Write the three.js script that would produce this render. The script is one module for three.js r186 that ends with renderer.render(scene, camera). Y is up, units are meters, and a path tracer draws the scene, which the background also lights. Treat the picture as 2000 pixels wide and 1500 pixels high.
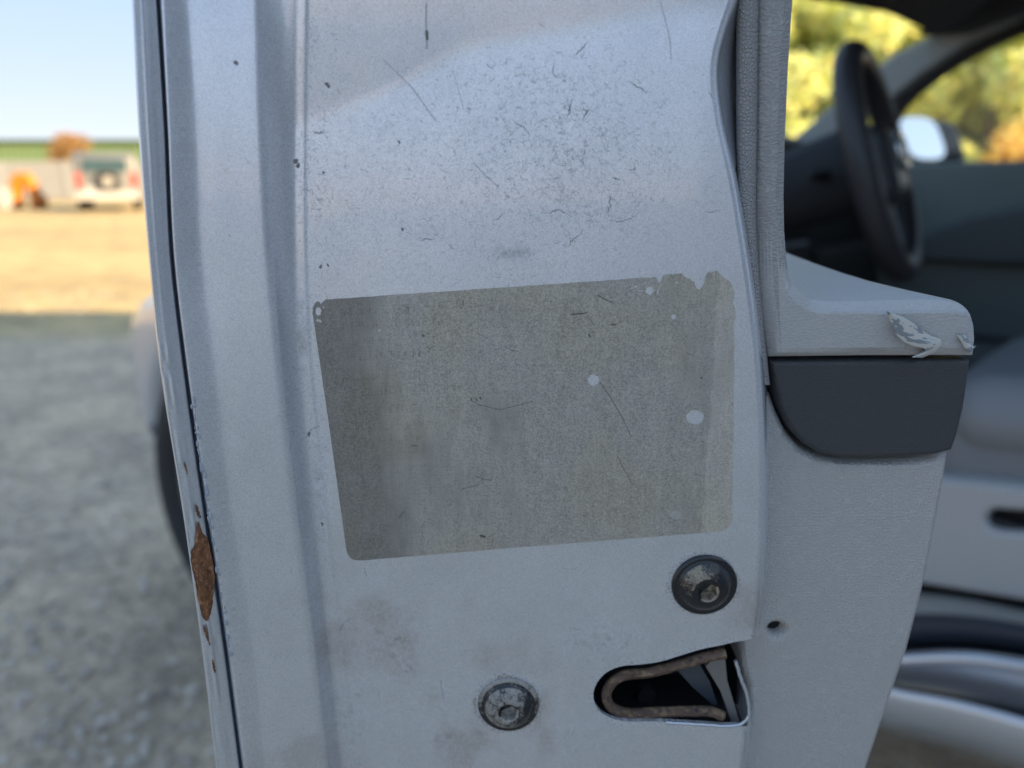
import * as THREE from 'three';
import { mergeGeometries, mergeVertices, toCreasedNormals } from 'three/addons/utils/BufferGeometryUtils.js';
import { RoundedBoxGeometry } from 'three/addons/geometries/RoundedBoxGeometry.js';

// ---------------------------------------------------------------- camera, sky, sun, exposure
const EXPOSURE = 3.3, EYE = 1.15, FOC = 1504, PITCH = THREE.MathUtils.degToRad(15.2);
const scene = new THREE.Scene();
const camera = new THREE.PerspectiveCamera(2 * Math.atan(750 / FOC) * 180 / Math.PI, 4 / 3, 0.01, 900);
camera.position.set(0, EYE, 0);
camera.rotation.x = -PITCH;
camera.focus = 0.226;
camera.userData.fStop = camera.getFocalLength() / 3.7;
const renderer = new THREE.WebGLRenderer();
renderer.toneMapping = THREE.LinearToneMapping;
renderer.toneMappingExposure = EXPOSURE;
renderer.shadowMap.enabled = true;
const SUN_AZ = THREE.MathUtils.degToRad(63), SUN_EL = THREE.MathUtils.degToRad(24.3);     // azimuth from straight behind the viewer towards the right
const sunDir = new THREE.Vector3(Math.sin(SUN_AZ) * Math.cos(SUN_EL), Math.sin(SUN_EL), Math.cos(SUN_AZ) * Math.cos(SUN_EL));
{
  const W = 1024, Hh = 512, data = new Float32Array(W * Hh * 4);
  for (let j = 0; j < Hh; j++) for (let i = 0; i < W; i++) {
    const el = (j + 0.5) / Hh * Math.PI - Math.PI / 2, az = (i + 0.5) / W * 2 * Math.PI - Math.PI;
    const x = Math.cos(az) * Math.cos(el), z = Math.sin(az) * Math.cos(el), y = Math.sin(el), up = Math.max(0, y);
    const cs = x * sunDir.x + y * sunDir.y + z * sunDir.z;
    const glow = 0.55 * Math.pow(Math.max(0, cs), 6) + 1.3 * Math.pow(Math.max(0, cs), 60);
    const a = Math.exp(-up * 6.5), b = Math.exp(-up * 1.2);
    const c = [0.27 + 0.11 * b + 0.45 * a, 0.44 + 0.16 * b + 0.26 * a, 0.70 + 0.22 * b - 0.04 * a];
    const o = (j * W + i) * 4, k = 1.2 / 3.1;
    data[o] = (c[0] + glow * 1.0) * k; data[o + 1] = (c[1] + glow * 0.9) * k; data[o + 2] = (c[2] + glow * 0.72) * k; data[o + 3] = 1;
  }
  const t = new THREE.DataTexture(data, W, Hh, THREE.RGBAFormat, THREE.FloatType);
  t.mapping = THREE.EquirectangularReflectionMapping; t.magFilter = THREE.LinearFilter; t.needsUpdate = true;
  scene.background = t; scene.environment = t;
}
const sun = new THREE.DirectionalLight(new THREE.Color().setRGB(1, 0.77, 0.47), 4.4);
sun.name = 'sun';
sun.target.position.set(0, 0, -12); sun.position.copy(sunDir).multiplyScalar(60).add(sun.target.position);
sun.castShadow = true; sun.shadow.mapSize.set(2048, 2048);
Object.assign(sun.shadow.camera, { left: -45, right: 45, top: 45, bottom: -45, near: 1, far: 160 });
scene.add(sun, sun.target);

// ---------------------------------------------------------------- helpers
const V3 = (x, y, z) => new THREE.Vector3(x, y, z);
const V2 = (x, y) => new THREE.Vector2(x, y);
let seed = 7;
const rnd = () => { seed = (seed + 0x6d2b79f5) | 0; let t = Math.imul(seed ^ (seed >>> 15), 1 | seed); t = (t + Math.imul(t ^ (t >>> 7), 61 | t)) ^ t; return ((t ^ (t >>> 14)) >>> 0) / 4294967296; };
const rr = (a, b) => a + (b - a) * rnd();
const clamp = THREE.MathUtils.clamp, lerp = THREE.MathUtils.lerp, sstep = THREE.MathUtils.smoothstep;
// measuring the photograph (2000 x 1500): a pixel's sight line, and where it meets a plane
const cp = Math.cos(PITCH), sp = Math.sin(PITCH);
const sight = (u, v) => V3((u - 1000) / FOC, -sp + cp * (750 - v) / FOC, -cp - sp * (750 - v) / FOC);
const onZ = (u, v, z) => { const d = sight(u, v), t = z / d.z; return V3(d.x * t, EYE + d.y * t, z); };
const onGround = (u, v) => { const d = sight(u, v), t = -EYE / d.y; return V3(d.x * t, 0, d.z * t); };
// the car's own axes: r towards its rear, y up, w from the driver's side towards the passenger's side, origin under the driver's door hinge
const TH = THREE.MathUtils.degToRad(47), HINGE = V3(0.05, 0, -1.3), AR = V3(Math.sin(TH), 0, Math.cos(TH)), AW = V3(Math.cos(TH), 0, -Math.sin(TH));
const onW = (u, v, w) => { const d = sight(u, v), c = V3(0, EYE, 0).sub(HINGE), t = (w - c.dot(AW)) / d.dot(AW), q = c.addScaledVector(d, t); return { r: q.dot(AR), y: q.y, w }; };

function curve(pairs) {                                                                     // monotone-ish cubic through (x, y) pairs, straight beyond its ends
  const n = pairs.length, x = pairs.map((p) => p[0]), y = pairs.map((p) => p[1]), d = [], m = [];
  for (let i = 0; i < n - 1; i++) d.push((y[i + 1] - y[i]) / (x[i + 1] - x[i]));
  for (let i = 0; i < n; i++) m.push(i === 0 ? d[0] : i === n - 1 ? d[n - 2] : (d[i - 1] + d[i]) / 2);
  return (t) => {
    if (t <= x[0]) return y[0] + m[0] * (t - x[0]);
    if (t >= x[n - 1]) return y[n - 1] + m[n - 1] * (t - x[n - 1]);
    let i = 0; while (t > x[i + 1]) i++;
    const h = x[i + 1] - x[i], s = (t - x[i]) / h, s2 = s * s, s3 = s2 * s;
    return (2 * s3 - 3 * s2 + 1) * y[i] + (s3 - 2 * s2 + s) * h * m[i] + (-2 * s3 + 3 * s2) * y[i + 1] + (s3 - s2) * h * m[i + 1];
  };
}
function loft(rows, uvOf, crease) {                                                         // rows of equally many points -> smooth surface; uv: metres along the row, height
  const nr = rows.length, nc = rows[0].length, pos = [], uv = [], idx = [];
  rows.forEach((row) => {
    let s = 0;
    row.forEach((p, j) => { if (j) s += p.distanceTo(row[j - 1]); pos.push(p.x, p.y, p.z); const q = uvOf ? uvOf(p, s) : [s, p.y]; uv.push(q[0], q[1]); });
  });
  for (let i = 0; i < nr - 1; i++) for (let j = 0; j < nc - 1; j++) { const a = i * nc + j, b = a + 1, c = a + nc, d = c + 1; idx.push(a, c, b, b, c, d); }
  const g = new THREE.BufferGeometry();
  g.setAttribute('position', new THREE.Float32BufferAttribute(pos, 3));
  g.setAttribute('uv', new THREE.Float32BufferAttribute(uv, 2));
  g.setIndex(idx); g.computeVertexNormals();
  return crease ? toCreasedNormals(g, crease) : g;
}
function triUV(g, s = 1) {                                                                   // uv in metres, from the plane each face lies in
  if (g.index) g = g.toNonIndexed();
  if (!g.attributes.normal) g.computeVertexNormals();
  const p = g.attributes.position, n = g.attributes.normal, uv = new Float32Array(p.count * 2);
  for (let f = 0; f < p.count; f += 3) {
    const nx = Math.abs(n.getX(f) + n.getX(f + 1) + n.getX(f + 2)), ny = Math.abs(n.getY(f) + n.getY(f + 1) + n.getY(f + 2)), nz = Math.abs(n.getZ(f) + n.getZ(f + 1) + n.getZ(f + 2));
    for (let k = f; k < f + 3; k++) {
      const x = p.getX(k), y = p.getY(k), z = p.getZ(k);
      const q = nz * 2.4 >= nx && nz * 2.4 >= ny ? [x, y] : nx >= ny ? [z, y] : [x, z];
      uv[k * 2] = q[0] * s; uv[k * 2 + 1] = q[1] * s;
    }
  }
  g.setAttribute('uv', new THREE.BufferAttribute(uv, 2));
  return g;
}
function orient(g, fn) {                                                                     // turn a surface so that its normals agree with fn(position) on the whole, winding included
  const n = g.attributes.normal, p = g.attributes.position; let s = 0;
  for (let i = 0; i < n.count; i++) { const d = fn(p.getX(i), p.getY(i), p.getZ(i)); s += n.getX(i) * d[0] + n.getY(i) * d[1] + n.getZ(i) * d[2]; }
  if (s < 0) { for (let i = 0; i < n.count; i++) n.setXYZ(i, -n.getX(i), -n.getY(i), -n.getZ(i)); const ix = g.index.array; for (let i = 0; i < ix.length; i += 3) { const t = ix[i]; ix[i] = ix[i + 1]; ix[i + 1] = t; } }
  return g;
}
const shapeOf = (pts) => new THREE.Shape(pts.map((p) => V2(p.x, p.y)));
function flatCaps(g) {                                                                       // end faces of an extrusion keep their own normal
  const p = g.attributes.position, n = g.attributes.normal, a = V3(), b = V3(), c = V3();
  for (let f = 0; f < p.count; f += 3) {
    a.fromBufferAttribute(p, f); b.fromBufferAttribute(p, f + 1); c.fromBufferAttribute(p, f + 2); b.sub(a); c.sub(a); b.cross(c).normalize();
    const z0 = p.getZ(f), level = Math.max(Math.abs(p.getZ(f + 1) - z0), Math.abs(p.getZ(f + 2) - z0)) < 1e-7, sz = n.getZ(f) + n.getZ(f + 1) + n.getZ(f + 2);
    if (level && Math.abs(sz) > 1) for (let k = 0; k < 3; k++) n.setXYZ(f + k, 0, 0, Math.sign(sz));
  }
  return g;
}
function extrude(shape, depth, { bevel = 0, bevelD = bevel, seg = 3, steps = 1, crease = 0.7, curveSegments = 12 } = {}) {
  const g = new THREE.ExtrudeGeometry(shape, { depth: Math.max(1e-5, depth - 2 * bevelD), bevelEnabled: bevel > 0, bevelSize: bevel, bevelThickness: bevelD, bevelOffset: -bevel, bevelSegments: seg, steps, curveSegments });
  g.translate(0, 0, bevelD);                                                                 // now from z = 0 to z = depth
  return crease ? flatCaps(toCreasedNormals(g, crease)) : g;
}
function gaps(geo, tol = 1e-6) {                                                             // open edges of a solid that should be closed
  const q = geo.clone(); for (const k of Object.keys(q.attributes)) if (k !== 'position') q.deleteAttribute(k);
  const ix = mergeVertices(q, tol).index.array, E = new Map(); let n = 0;
  for (let i = 0; i < ix.length; i += 3) for (let k = 0; k < 3; k++) { const a = ix[i + k], b = ix[i + (k + 1) % 3], key = a < b ? a * 1e6 + b : b * 1e6 + a; E.set(key, (E.get(key) || 0) + 1); }
  for (const c of E.values()) if (c !== 2) n++;
  return n;
}
const smoothPts = (pts, n, closed = false) => new THREE.CatmullRomCurve3(pts.map((p) => V3(p[0], p[1], p[2] || 0)), closed, 'centripetal').getSpacedPoints(n);
const used = {};
const numbered = (n) => { const k = used[n] = (used[n] ?? -1) + 1; return k ? `${n}_${String(k).padStart(3, '0')}` : n; };
function tag(o, label, category, group, kind) { if (label) o.userData.label = label; if (category) o.userData.category = category; if (group) o.userData.group = group; if (kind) o.userData.kind = kind; return o; }
function mesh(name, geo, mat, parent) {
  const m = new THREE.Mesh(geo, mat); m.name = numbered(name); m.castShadow = m.receiveShadow = true; parent.add(m); return m;
}
function group(name, parent = scene) { const o = new THREE.Group(); o.name = numbered(name); parent.add(o); return o; }
const merge = (list) => mergeGeometries(list.map((g) => { const q = g.index ? g.toNonIndexed() : g; for (const k of Object.keys(q.attributes)) if (!['position', 'normal', 'uv'].includes(k)) q.deleteAttribute(k); return q; }));

// ---------------------------------------------------------------- noise and textures
const HASH = new Float32Array(65536); { let s = 99; for (let i = 0; i < 65536; i++) { s = (Math.imul(s, 1664525) + 1013904223) | 0; HASH[i] = (s >>> 8) / 16777216; } }
const lat = (x, y, k) => HASH[(Math.imul(x, 73) + Math.imul(y, 9277) + Math.imul(k, 31337)) & 65535];
function vnoise(x, y, k, per = 0) {
  const xi = Math.floor(x), yi = Math.floor(y); let fx = x - xi, fy = y - yi;
  fx = fx * fx * (3 - 2 * fx); fy = fy * fy * (3 - 2 * fy);
  const w = (a) => (per ? ((a % per) + per) % per : a), x0 = w(xi), x1 = w(xi + 1), y0 = w(yi), y1 = w(yi + 1);
  const a = lat(x0, y0, k), b = lat(x1, y0, k), c = lat(x0, y1, k), d = lat(x1, y1, k);
  return a + (b - a) * fx + (c - a) * fy + (a - b - c + d) * fx * fy;
}
function fbm(x, y, k, oct, per = 0) { let s = 0, a = 0.5, t = 0; for (let i = 0; i < oct; i++) { s += a * vnoise(x, y, k + i, per); t += a; x *= 2; y *= 2; per *= 2; a *= 0.5; } return s / t; }
const toS = (c) => (c <= 0.0031308 ? c * 12.92 : 1.055 * Math.pow(Math.max(c, 0), 1 / 2.4) - 0.055) * 255;
function texOf(W, H, fn, { srgb = false, repeat = null, wrap = THREE.RepeatWrapping } = {}) {  // fn(px, py) -> linear [r,g,b] (srgb) or raw value(s) 0..1; py = 0 at v = 0
  const data = new Uint8Array(W * H * 4);
  for (let j = 0; j < H; j++) for (let i = 0; i < W; i++) {
    let c = fn(i, j); const o = (j * W + i) * 4;
    if (typeof c === 'number') c = [c, c, c];
    for (let k = 0; k < 3; k++) data[o + k] = clamp(srgb ? toS(c[k]) : c[k] * 255, 0, 255);
    data[o + 3] = 255;
  }
  const t = new THREE.DataTexture(data, W, H); t.magFilter = THREE.LinearFilter; t.minFilter = THREE.LinearMipmapLinearFilter; t.wrapS = t.wrapT = wrap; if (srgb) t.colorSpace = THREE.SRGBColorSpace;
  if (repeat) t.repeat.set(repeat[0], repeat[1]);
  t.needsUpdate = true; return t;
}
const std = (o) => new THREE.MeshPhysicalMaterial({ side: THREE.DoubleSide, ...o, color: new THREE.Color().setRGB(...(o.color ?? [1, 1, 1])) });

// fine metallic flake, tile of 32 mm
const flake = (() => { const a = new Float32Array(512 * 512); for (let j = 0; j < 512; j++) for (let i = 0; i < 512; i++) a[j * 512 + i] = 0.45 * fbm(i / 4, j / 4, 3, 2, 128) + 0.35 * vnoise(i / 2, j / 2, 11, 256) + 0.2 * HASH[(i * 7919 + j * 104729) & 65535]; return a; })();
const flakeTex = texOf(512, 512, (i, j) => { const f = 0.72 + 0.56 * flake[j * 512 + i]; return [0.655 * f, 0.685 * f, 0.74 * f]; }, { srgb: true, repeat: [1 / 0.032, 1 / 0.032] });
const flakeBump = texOf(512, 512, (i, j) => flake[j * 512 + i], { repeat: [1 / 0.032, 1 / 0.032] });
// vinyl grain: rounded cells with creases between them, tile of 24 mm
function worley(N, cells, jitter, sx = 1) {
  const px = [], py = [];
  for (let j = 0; j < cells; j++) for (let i = 0; i < cells; i++) { px.push(i + 0.5 + jitter * (rnd() - 0.5)); py.push(j + 0.5 + jitter * (rnd() - 0.5)); }
  return (u, v) => {
    const x = u * cells, y = v * cells, xi = Math.floor(x), yi = Math.floor(y); let f1 = 9, f2 = 9;
    for (let b = -2; b <= 2; b++) for (let a = -2; a <= 2; a++) {
      const ci = ((xi + a) % cells + cells) % cells, cj = ((yi + b) % cells + cells) % cells, n = cj * cells + ci;
      const dx = (px[n] + xi + a - ci - x), dy = (py[n] + yi + b - cj - y) * sx, d = Math.sqrt(dx * dx + dy * dy);
      if (d < f1) { f2 = f1; f1 = d; } else if (d < f2) f2 = d;
    }
    return f2 - f1;
  };
}
const wA = worley(0, 22, 0.95), wB = worley(0, 14, 0.95, 2.6);
const grainTex = texOf(512, 512, (i, j) => { const u = i / 512 + 0.012 * (vnoise(i / 16, j / 16, 5, 32) - 0.5), v = j / 512 + 0.012 * (vnoise(i / 16, j / 16, 8, 32) - 0.5); return clamp(0.9 * Math.pow(sstep(wA(u, v), 0, 0.55), 0.7) + 0.12 * fbm(i / 8, j / 8, 2, 2, 64), 0, 1); }, { repeat: [1 / 0.024, 1 / 0.024] });
const creaseMap = (lo, hi) => texOf(512, 512, (i, j) => { const u = i / 512 + 0.03 * (vnoise(i / 32, j / 32, 5, 16) - 0.5), v = j / 512 + 0.03 * (vnoise(i / 32, j / 32, 8, 16) - 0.5), c = 1 - sstep(wB(u, v), 0.02, 0.22), k = lerp(lo, hi, c * (0.4 + 0.6 * vnoise(i / 20, j / 20, 9, 26))) * (0.92 + 0.16 * fbm(i / 6, j / 6, 2, 2, 86)); return [k, k * 0.985, k * 0.98]; }, { srgb: true, repeat: [1 / 0.022, 1 / 0.022] });
const wrinkleTex = texOf(512, 512, (i, j) => { const u = i / 512 + 0.03 * (vnoise(i / 32, j / 32, 5, 16) - 0.5), v = j / 512 + 0.03 * (vnoise(i / 32, j / 32, 8, 16) - 0.5); return clamp(0.85 * Math.pow(sstep(wB(u, v), 0, 0.7), 0.6) + 0.15 * fbm(i / 6, j / 6, 2, 2, 86), 0, 1); }, { repeat: [1 / 0.022, 1 / 0.022] });

// ---------------------------------------------------------------- the ground
const groundTile = texOf(1024, 1024, (i, j) => {
  const x = i / 1024, y = j / 1024, a = fbm(x * 8, y * 8, 20, 4, 8), b = fbm(x * 64, y * 64, 30, 3, 64), c = vnoise(x * 200, y * 200, 41, 200);
  const l = 0.82 + 0.55 * (a - 0.5) + 0.55 * (b - 0.5) + 0.25 * (c - 0.5), w = 0.5 * (a - 0.5);
  return [0.50 * l * (1 + 0.1 * w), 0.452 * l, 0.40 * l * (1 - 0.15 * w)];
}, { srgb: true, repeat: [1 / 2.2, 1 / 2.2] });
const groundBump = texOf(1024, 1024, (i, j) => { const x = i / 1024, y = j / 1024; return 0.5 * fbm(x * 24, y * 24, 50, 3, 24) + 0.5 * fbm(x * 90, y * 90, 60, 3, 90); }, { repeat: [1 / 2.2, 1 / 2.2] });
{
  const g = new THREE.PlaneGeometry(600, 600, 240, 240); g.rotateX(-Math.PI / 2);
  const p = g.attributes.position, uv = g.attributes.uv, col = new Float32Array(p.count * 3);
  for (let i = 0; i < p.count; i++) {
    const sx = p.getX(i), sz = p.getZ(i), k = (t) => Math.sign(t) * Math.pow(Math.abs(t) / 300, 2.2) * 300;    // finer cells near the viewer
    const x = k(sx), z = k(sz); p.setX(i, x); p.setZ(i, z); uv.setXY(i, x, z);
    const n = fbm(x / 5 + 40, z / 1.6 + 40, 70, 3), q = 0.86 + 0.45 * (n - 0.5), far = sstep(-z, 5.3, 6.0);
    col[i * 3] = lerp(q * 1.46, q * 1.36, far); col[i * 3 + 1] = lerp(q * 1.23, q * 1.12, far); col[i * 3 + 2] = lerp(q * 0.97, q * 0.6, far);   // one ground: golden sunlight painted into the colour beyond the shadow edge
  }
  g.setAttribute('color', new THREE.BufferAttribute(col, 3));
  g.computeVertexNormals();
  const m = mesh('ground', g, std({ map: groundTile, bumpMap: groundBump, bumpScale: 0.03, roughness: 0.95, vertexColors: true }), scene);
  tag(m, 'dusty gravel yard, grey near the car and painted sunlit yellow beyond the shadow edge', 'ground', null, 'structure');
}
{
  const base = new THREE.IcosahedronGeometry(1, 1), p = base.attributes.position;
  for (let i = 0; i < p.count; i++) { const v = V3(p.getX(i), p.getY(i), p.getZ(i)), k = 0.8 + 0.4 * vnoise(v.x * 2 + 5, v.y * 2 + v.z * 3 + 9, 4); p.setXYZ(i, v.x * k, v.y * k * 0.65, v.z * k); }
  base.computeVertexNormals();
  const N = 11000, im = new THREE.InstancedMesh(base, std({ color: [0.50, 0.43, 0.36], roughness: 0.9 }), N), M = new THREE.Matrix4(), q = new THREE.Quaternion(), c = new THREE.Color();
  for (let i = 0; i < N; i++) {
    const z = -0.8 - Math.pow(rnd(), 1.6) * 7, x = rr(-1.1, 0.45) * (1 - z) * 0.62, s = 0.004 + 0.011 * Math.pow(rnd(), 3);
    q.setFromEuler(new THREE.Euler(rr(-0.4, 0.4), rr(0, 6.3), rr(-0.4, 0.4)));
    im.setMatrixAt(i, M.compose(V3(x, s * 0.3, z), q, V3(s * rr(0.8, 1.4), s, s)));
    const l = rr(0.7, 1.2); im.setColorAt(i, c.setRGB(l * rr(0.97, 1.05), l, l * rr(0.93, 1.05)));
  }
  im.name = 'gravel'; im.castShadow = im.receiveShadow = true; scene.add(im);
  tag(im, 'loose grey gravel stones scattered over the shaded yard', 'gravel', null, 'stuff');
}

// ---------------------------------------------------------------- added unseen building right of the car, put there to shade the near yard
{
  const b = group('added_shade_building'); b.position.set(14, 0, 16.9); tag(b, 'added unseen grey building put beside the car to shade the near yard', 'added_shade_building');
  mesh('wall', new THREE.BoxGeometry(12, 6.4, 33.5).translate(0, 3.2, 0), std({ color: [0.27, 0.28, 0.30], roughness: 0.8 }), b);
  mesh('roof', new THREE.BoxGeometry(12.3, 0.2, 33.8).translate(0, 6.5, 0), std({ color: [0.3, 0.3, 0.31], roughness: 0.7 }), b);
  for (const z of [-11, -1, 9]) mesh('door', new RoundedBoxGeometry(0.1, 4, 4, 2, 0.02).translate(-6.02, 2.02, z), std({ color: [0.22, 0.25, 0.28], roughness: 0.6 }), b);
}

// ---------------------------------------------------------------- far side of the yard
const at = (u, d) => { const p = sight(u, 342); return V3(p.x * d / -p.z, 0, -d); };              // a point on the ground at distance d under that column of the photograph
{
  const p = at(60, 62), b = group('shed_building'); b.position.copy(p);
  tag(b, 'long low shed with green ribbed metal cladding beyond the yard', 'shed');
  const ribs = [];
  for (let i = 0; i < 160; i++) ribs.push(new THREE.BoxGeometry(0.09, 1.9, 0.06).translate(-40 + i * 0.5, 2.75, 0.03));
  mesh('green_cladding', new THREE.BoxGeometry(80, 1.9, 12).translate(0, 2.75, -6), std({ color: [0.15, 0.23, 0.10], roughness: 0.6 }), b);
  tag(mesh('rib', merge(ribs), std({ color: [0.17, 0.25, 0.12], roughness: 0.6 }), b), null, null, null, 'stuff');
  mesh('wall', new THREE.BoxGeometry(79.6, 1.8, 11.6).translate(0, 0.9, -6), std({ color: [0.5, 0.49, 0.46], roughness: 0.8 }), b);
  const roof = new THREE.ExtrudeGeometry(shapeOf([V3(-6.4, 3.7), V3(6.4, 3.7), V3(0, 4.05)]), { depth: 80.6, bevelEnabled: false }); roof.rotateY(Math.PI / 2); roof.translate(-40.3, 0.003, -6);
  mesh('roof', roof, std({ color: [0.22, 0.28, 0.18], roughness: 0.6 }), b);
}
{
  const b = group('boundary_wall'); b.position.copy(at(-20, 38));
  tag(b, 'low pale painted wall in front of the green shed', 'wall');
  for (let i = 0; i < 11; i++) mesh('panel', new RoundedBoxGeometry(2.36, 1.75, 0.14, 2, 0.02).translate(-14.4 + i * 2.4, 0.9, 0), std({ color: i % 2 ? [0.30, 0.30, 0.295] : [0.33, 0.33, 0.32], roughness: 0.8 }), b);
  for (let i = 0; i < 12; i++) mesh('pillar', new RoundedBoxGeometry(0.16, 1.78, 0.2, 2, 0.02).translate(-15.6 + i * 2.4, 0.89, 0), std({ color: [0.27, 0.27, 0.265], roughness: 0.8 }), b);
}
// trees
function leafGeometry(n, clumps, size, colorOf) {                                             // many folded leaf faces in clumps
  const pos = [], nor = [], col = [], up = V3(0, 1, 0);
  for (let i = 0; i < n; i++) {
    const c = clumps[Math.floor(rnd() * clumps.length)], d = V3(rr(-1, 1), rr(-1, 1), rr(-1, 1)); if (d.lengthSq() > 1) { i--; continue; }
    d.multiplyScalar(Math.pow(d.length(), -0.35));
    const p = V3(c[0] + d.x * c[3], c[1] + d.y * c[3] * 0.8, c[2] + d.z * c[3]);
    const a = V3(rr(-1, 1), rr(-0.8, 0.5), rr(-1, 1)).normalize(), s = size * rr(0.6, 1.4), b = V3().crossVectors(a, V3(rr(-1, 1), rr(-1, 1), rr(-1, 1))).normalize(), k = V3().crossVectors(a, b);
    const q = [p, p.clone().addScaledVector(a, s * 0.5).addScaledVector(b, s * 0.32).addScaledVector(k, s * 0.1), p.clone().addScaledVector(a, s), p.clone().addScaledVector(a, s * 0.5).addScaledVector(b, -s * 0.32).addScaledVector(k, s * 0.1)];
    const cc = colorOf(p);
    for (const t of [[0, 1, 2], [0, 2, 3]]) {
      const nn = V3().crossVectors(q[t[1]].clone().sub(q[t[0]]), q[t[2]].clone().sub(q[t[0]])).normalize();
      for (const j of t) { pos.push(q[j].x, q[j].y, q[j].z); nor.push(nn.x, nn.y, nn.z); col.push(...cc); }
    }
  }
  const g = new THREE.BufferGeometry();
  g.setAttribute('position', new THREE.Float32BufferAttribute(pos, 3)); g.setAttribute('normal', new THREE.Float32BufferAttribute(nor, 3)); g.setAttribute('color', new THREE.Float32BufferAttribute(col, 3));
  return g;
}
const leafMat = new THREE.MeshPhysicalMaterial({ side: THREE.DoubleSide, vertexColors: true, roughness: 0.9, transmission: 0.5, thickness: 0 });
const barkMat = std({ color: [0.16, 0.12, 0.09], roughness: 0.95 });
function tree(name, label, pos, height, spread, low, n, leaf, tone, grp) {
  const t = group(name); t.position.copy(pos); tag(t, label, name.includes('bush') ? 'bush' : 'tree', grp);
  const clumps = [], limbs = [];
  for (let i = 0; i < 70; i++) {
    const y = lerp(low, height * 0.95, (i + rnd()) / 70), f = Math.sqrt(Math.max(0.08, 1 - Math.pow((y - lerp(low, height, 0.42)) / (0.62 * (height - low)), 2))), a = rr(0, 6.28), q = spread * f * Math.sqrt(rnd()) * 0.85;
    clumps.push([Math.cos(a) * q, y, Math.sin(a) * q, spread * rr(0.17, 0.30)]);
    if (i % 9 === 0) limbs.push(new THREE.TubeGeometry(new THREE.CatmullRomCurve3([V3(0, Math.max(0.1, y * 0.45), 0), V3(Math.cos(a) * q * 0.5, y * 0.75, Math.sin(a) * q * 0.5), V3(Math.cos(a) * q, y, Math.sin(a) * q)]), 6, height * 0.005, 5));
  }
  mesh('trunk', merge([new THREE.CylinderGeometry(height * 0.008, height * 0.02, height * 0.8, 9).translate(0, height * 0.4, 0), ...limbs]), barkMat, t);
  mesh('crown', leafGeometry(n, clumps, leaf, () => { const k = rr(0.85, 1.2), h = rnd(); return [tone[0] * k * (0.9 + 0.25 * h), tone[1] * k, tone[2] * k * (1.1 - 0.3 * h)]; }), leafMat, t);
  return t;
}
tree('tree', 'golden brown tree rising behind the silver off-roader', at(146, 50), 3.7, 1.5, 1.0, 2600, 0.2, [0.42, 0.24, 0.07]);
const YG = [0.84, 0.88, 0.46], YB = [0.88, 0.87, 0.48], OR = [0.85, 0.66, 0.18];
const ray = (k, d) => V3(k * d, 0, -d);
tree('tree', 'yellow green tree left of the steering wheel through the windscreen', ray(0.35, 14), 5.0, 1.8, 0.2, 34000, 0.16, YG);
tree('tree', 'yellow tree whose crown edge stands behind the steering wheel rim', ray(0.41, 17), 5.8, 1.7, 0.2, 30000, 0.18, YB);
tree('tree', 'yellow green tree behind the outside mirror', ray(0.59, 13), 4.7, 1.7, 0.2, 34000, 0.15, YG);
tree('tree', 'yellow tree at the right edge of the passenger window', ray(0.69, 14), 5.2, 1.8, 0.2, 34000, 0.16, YB);
tree('tree', 'pale yellow tree standing back between the two trees of the passenger window', ray(0.64, 17), 6.2, 2.0, 0.2, 30000, 0.18, YB);
tree('bush', 'low green bush under the gap between the crowns in the windscreen', ray(0.50, 15), 2.6, 1.6, 0.1, 14000, 0.14, YG);
tree('bush', 'orange brown bush low in the right corner of the passenger window', ray(0.672, 8.6), 1.7, 0.9, 0.1, 8000, 0.1, OR);

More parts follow.
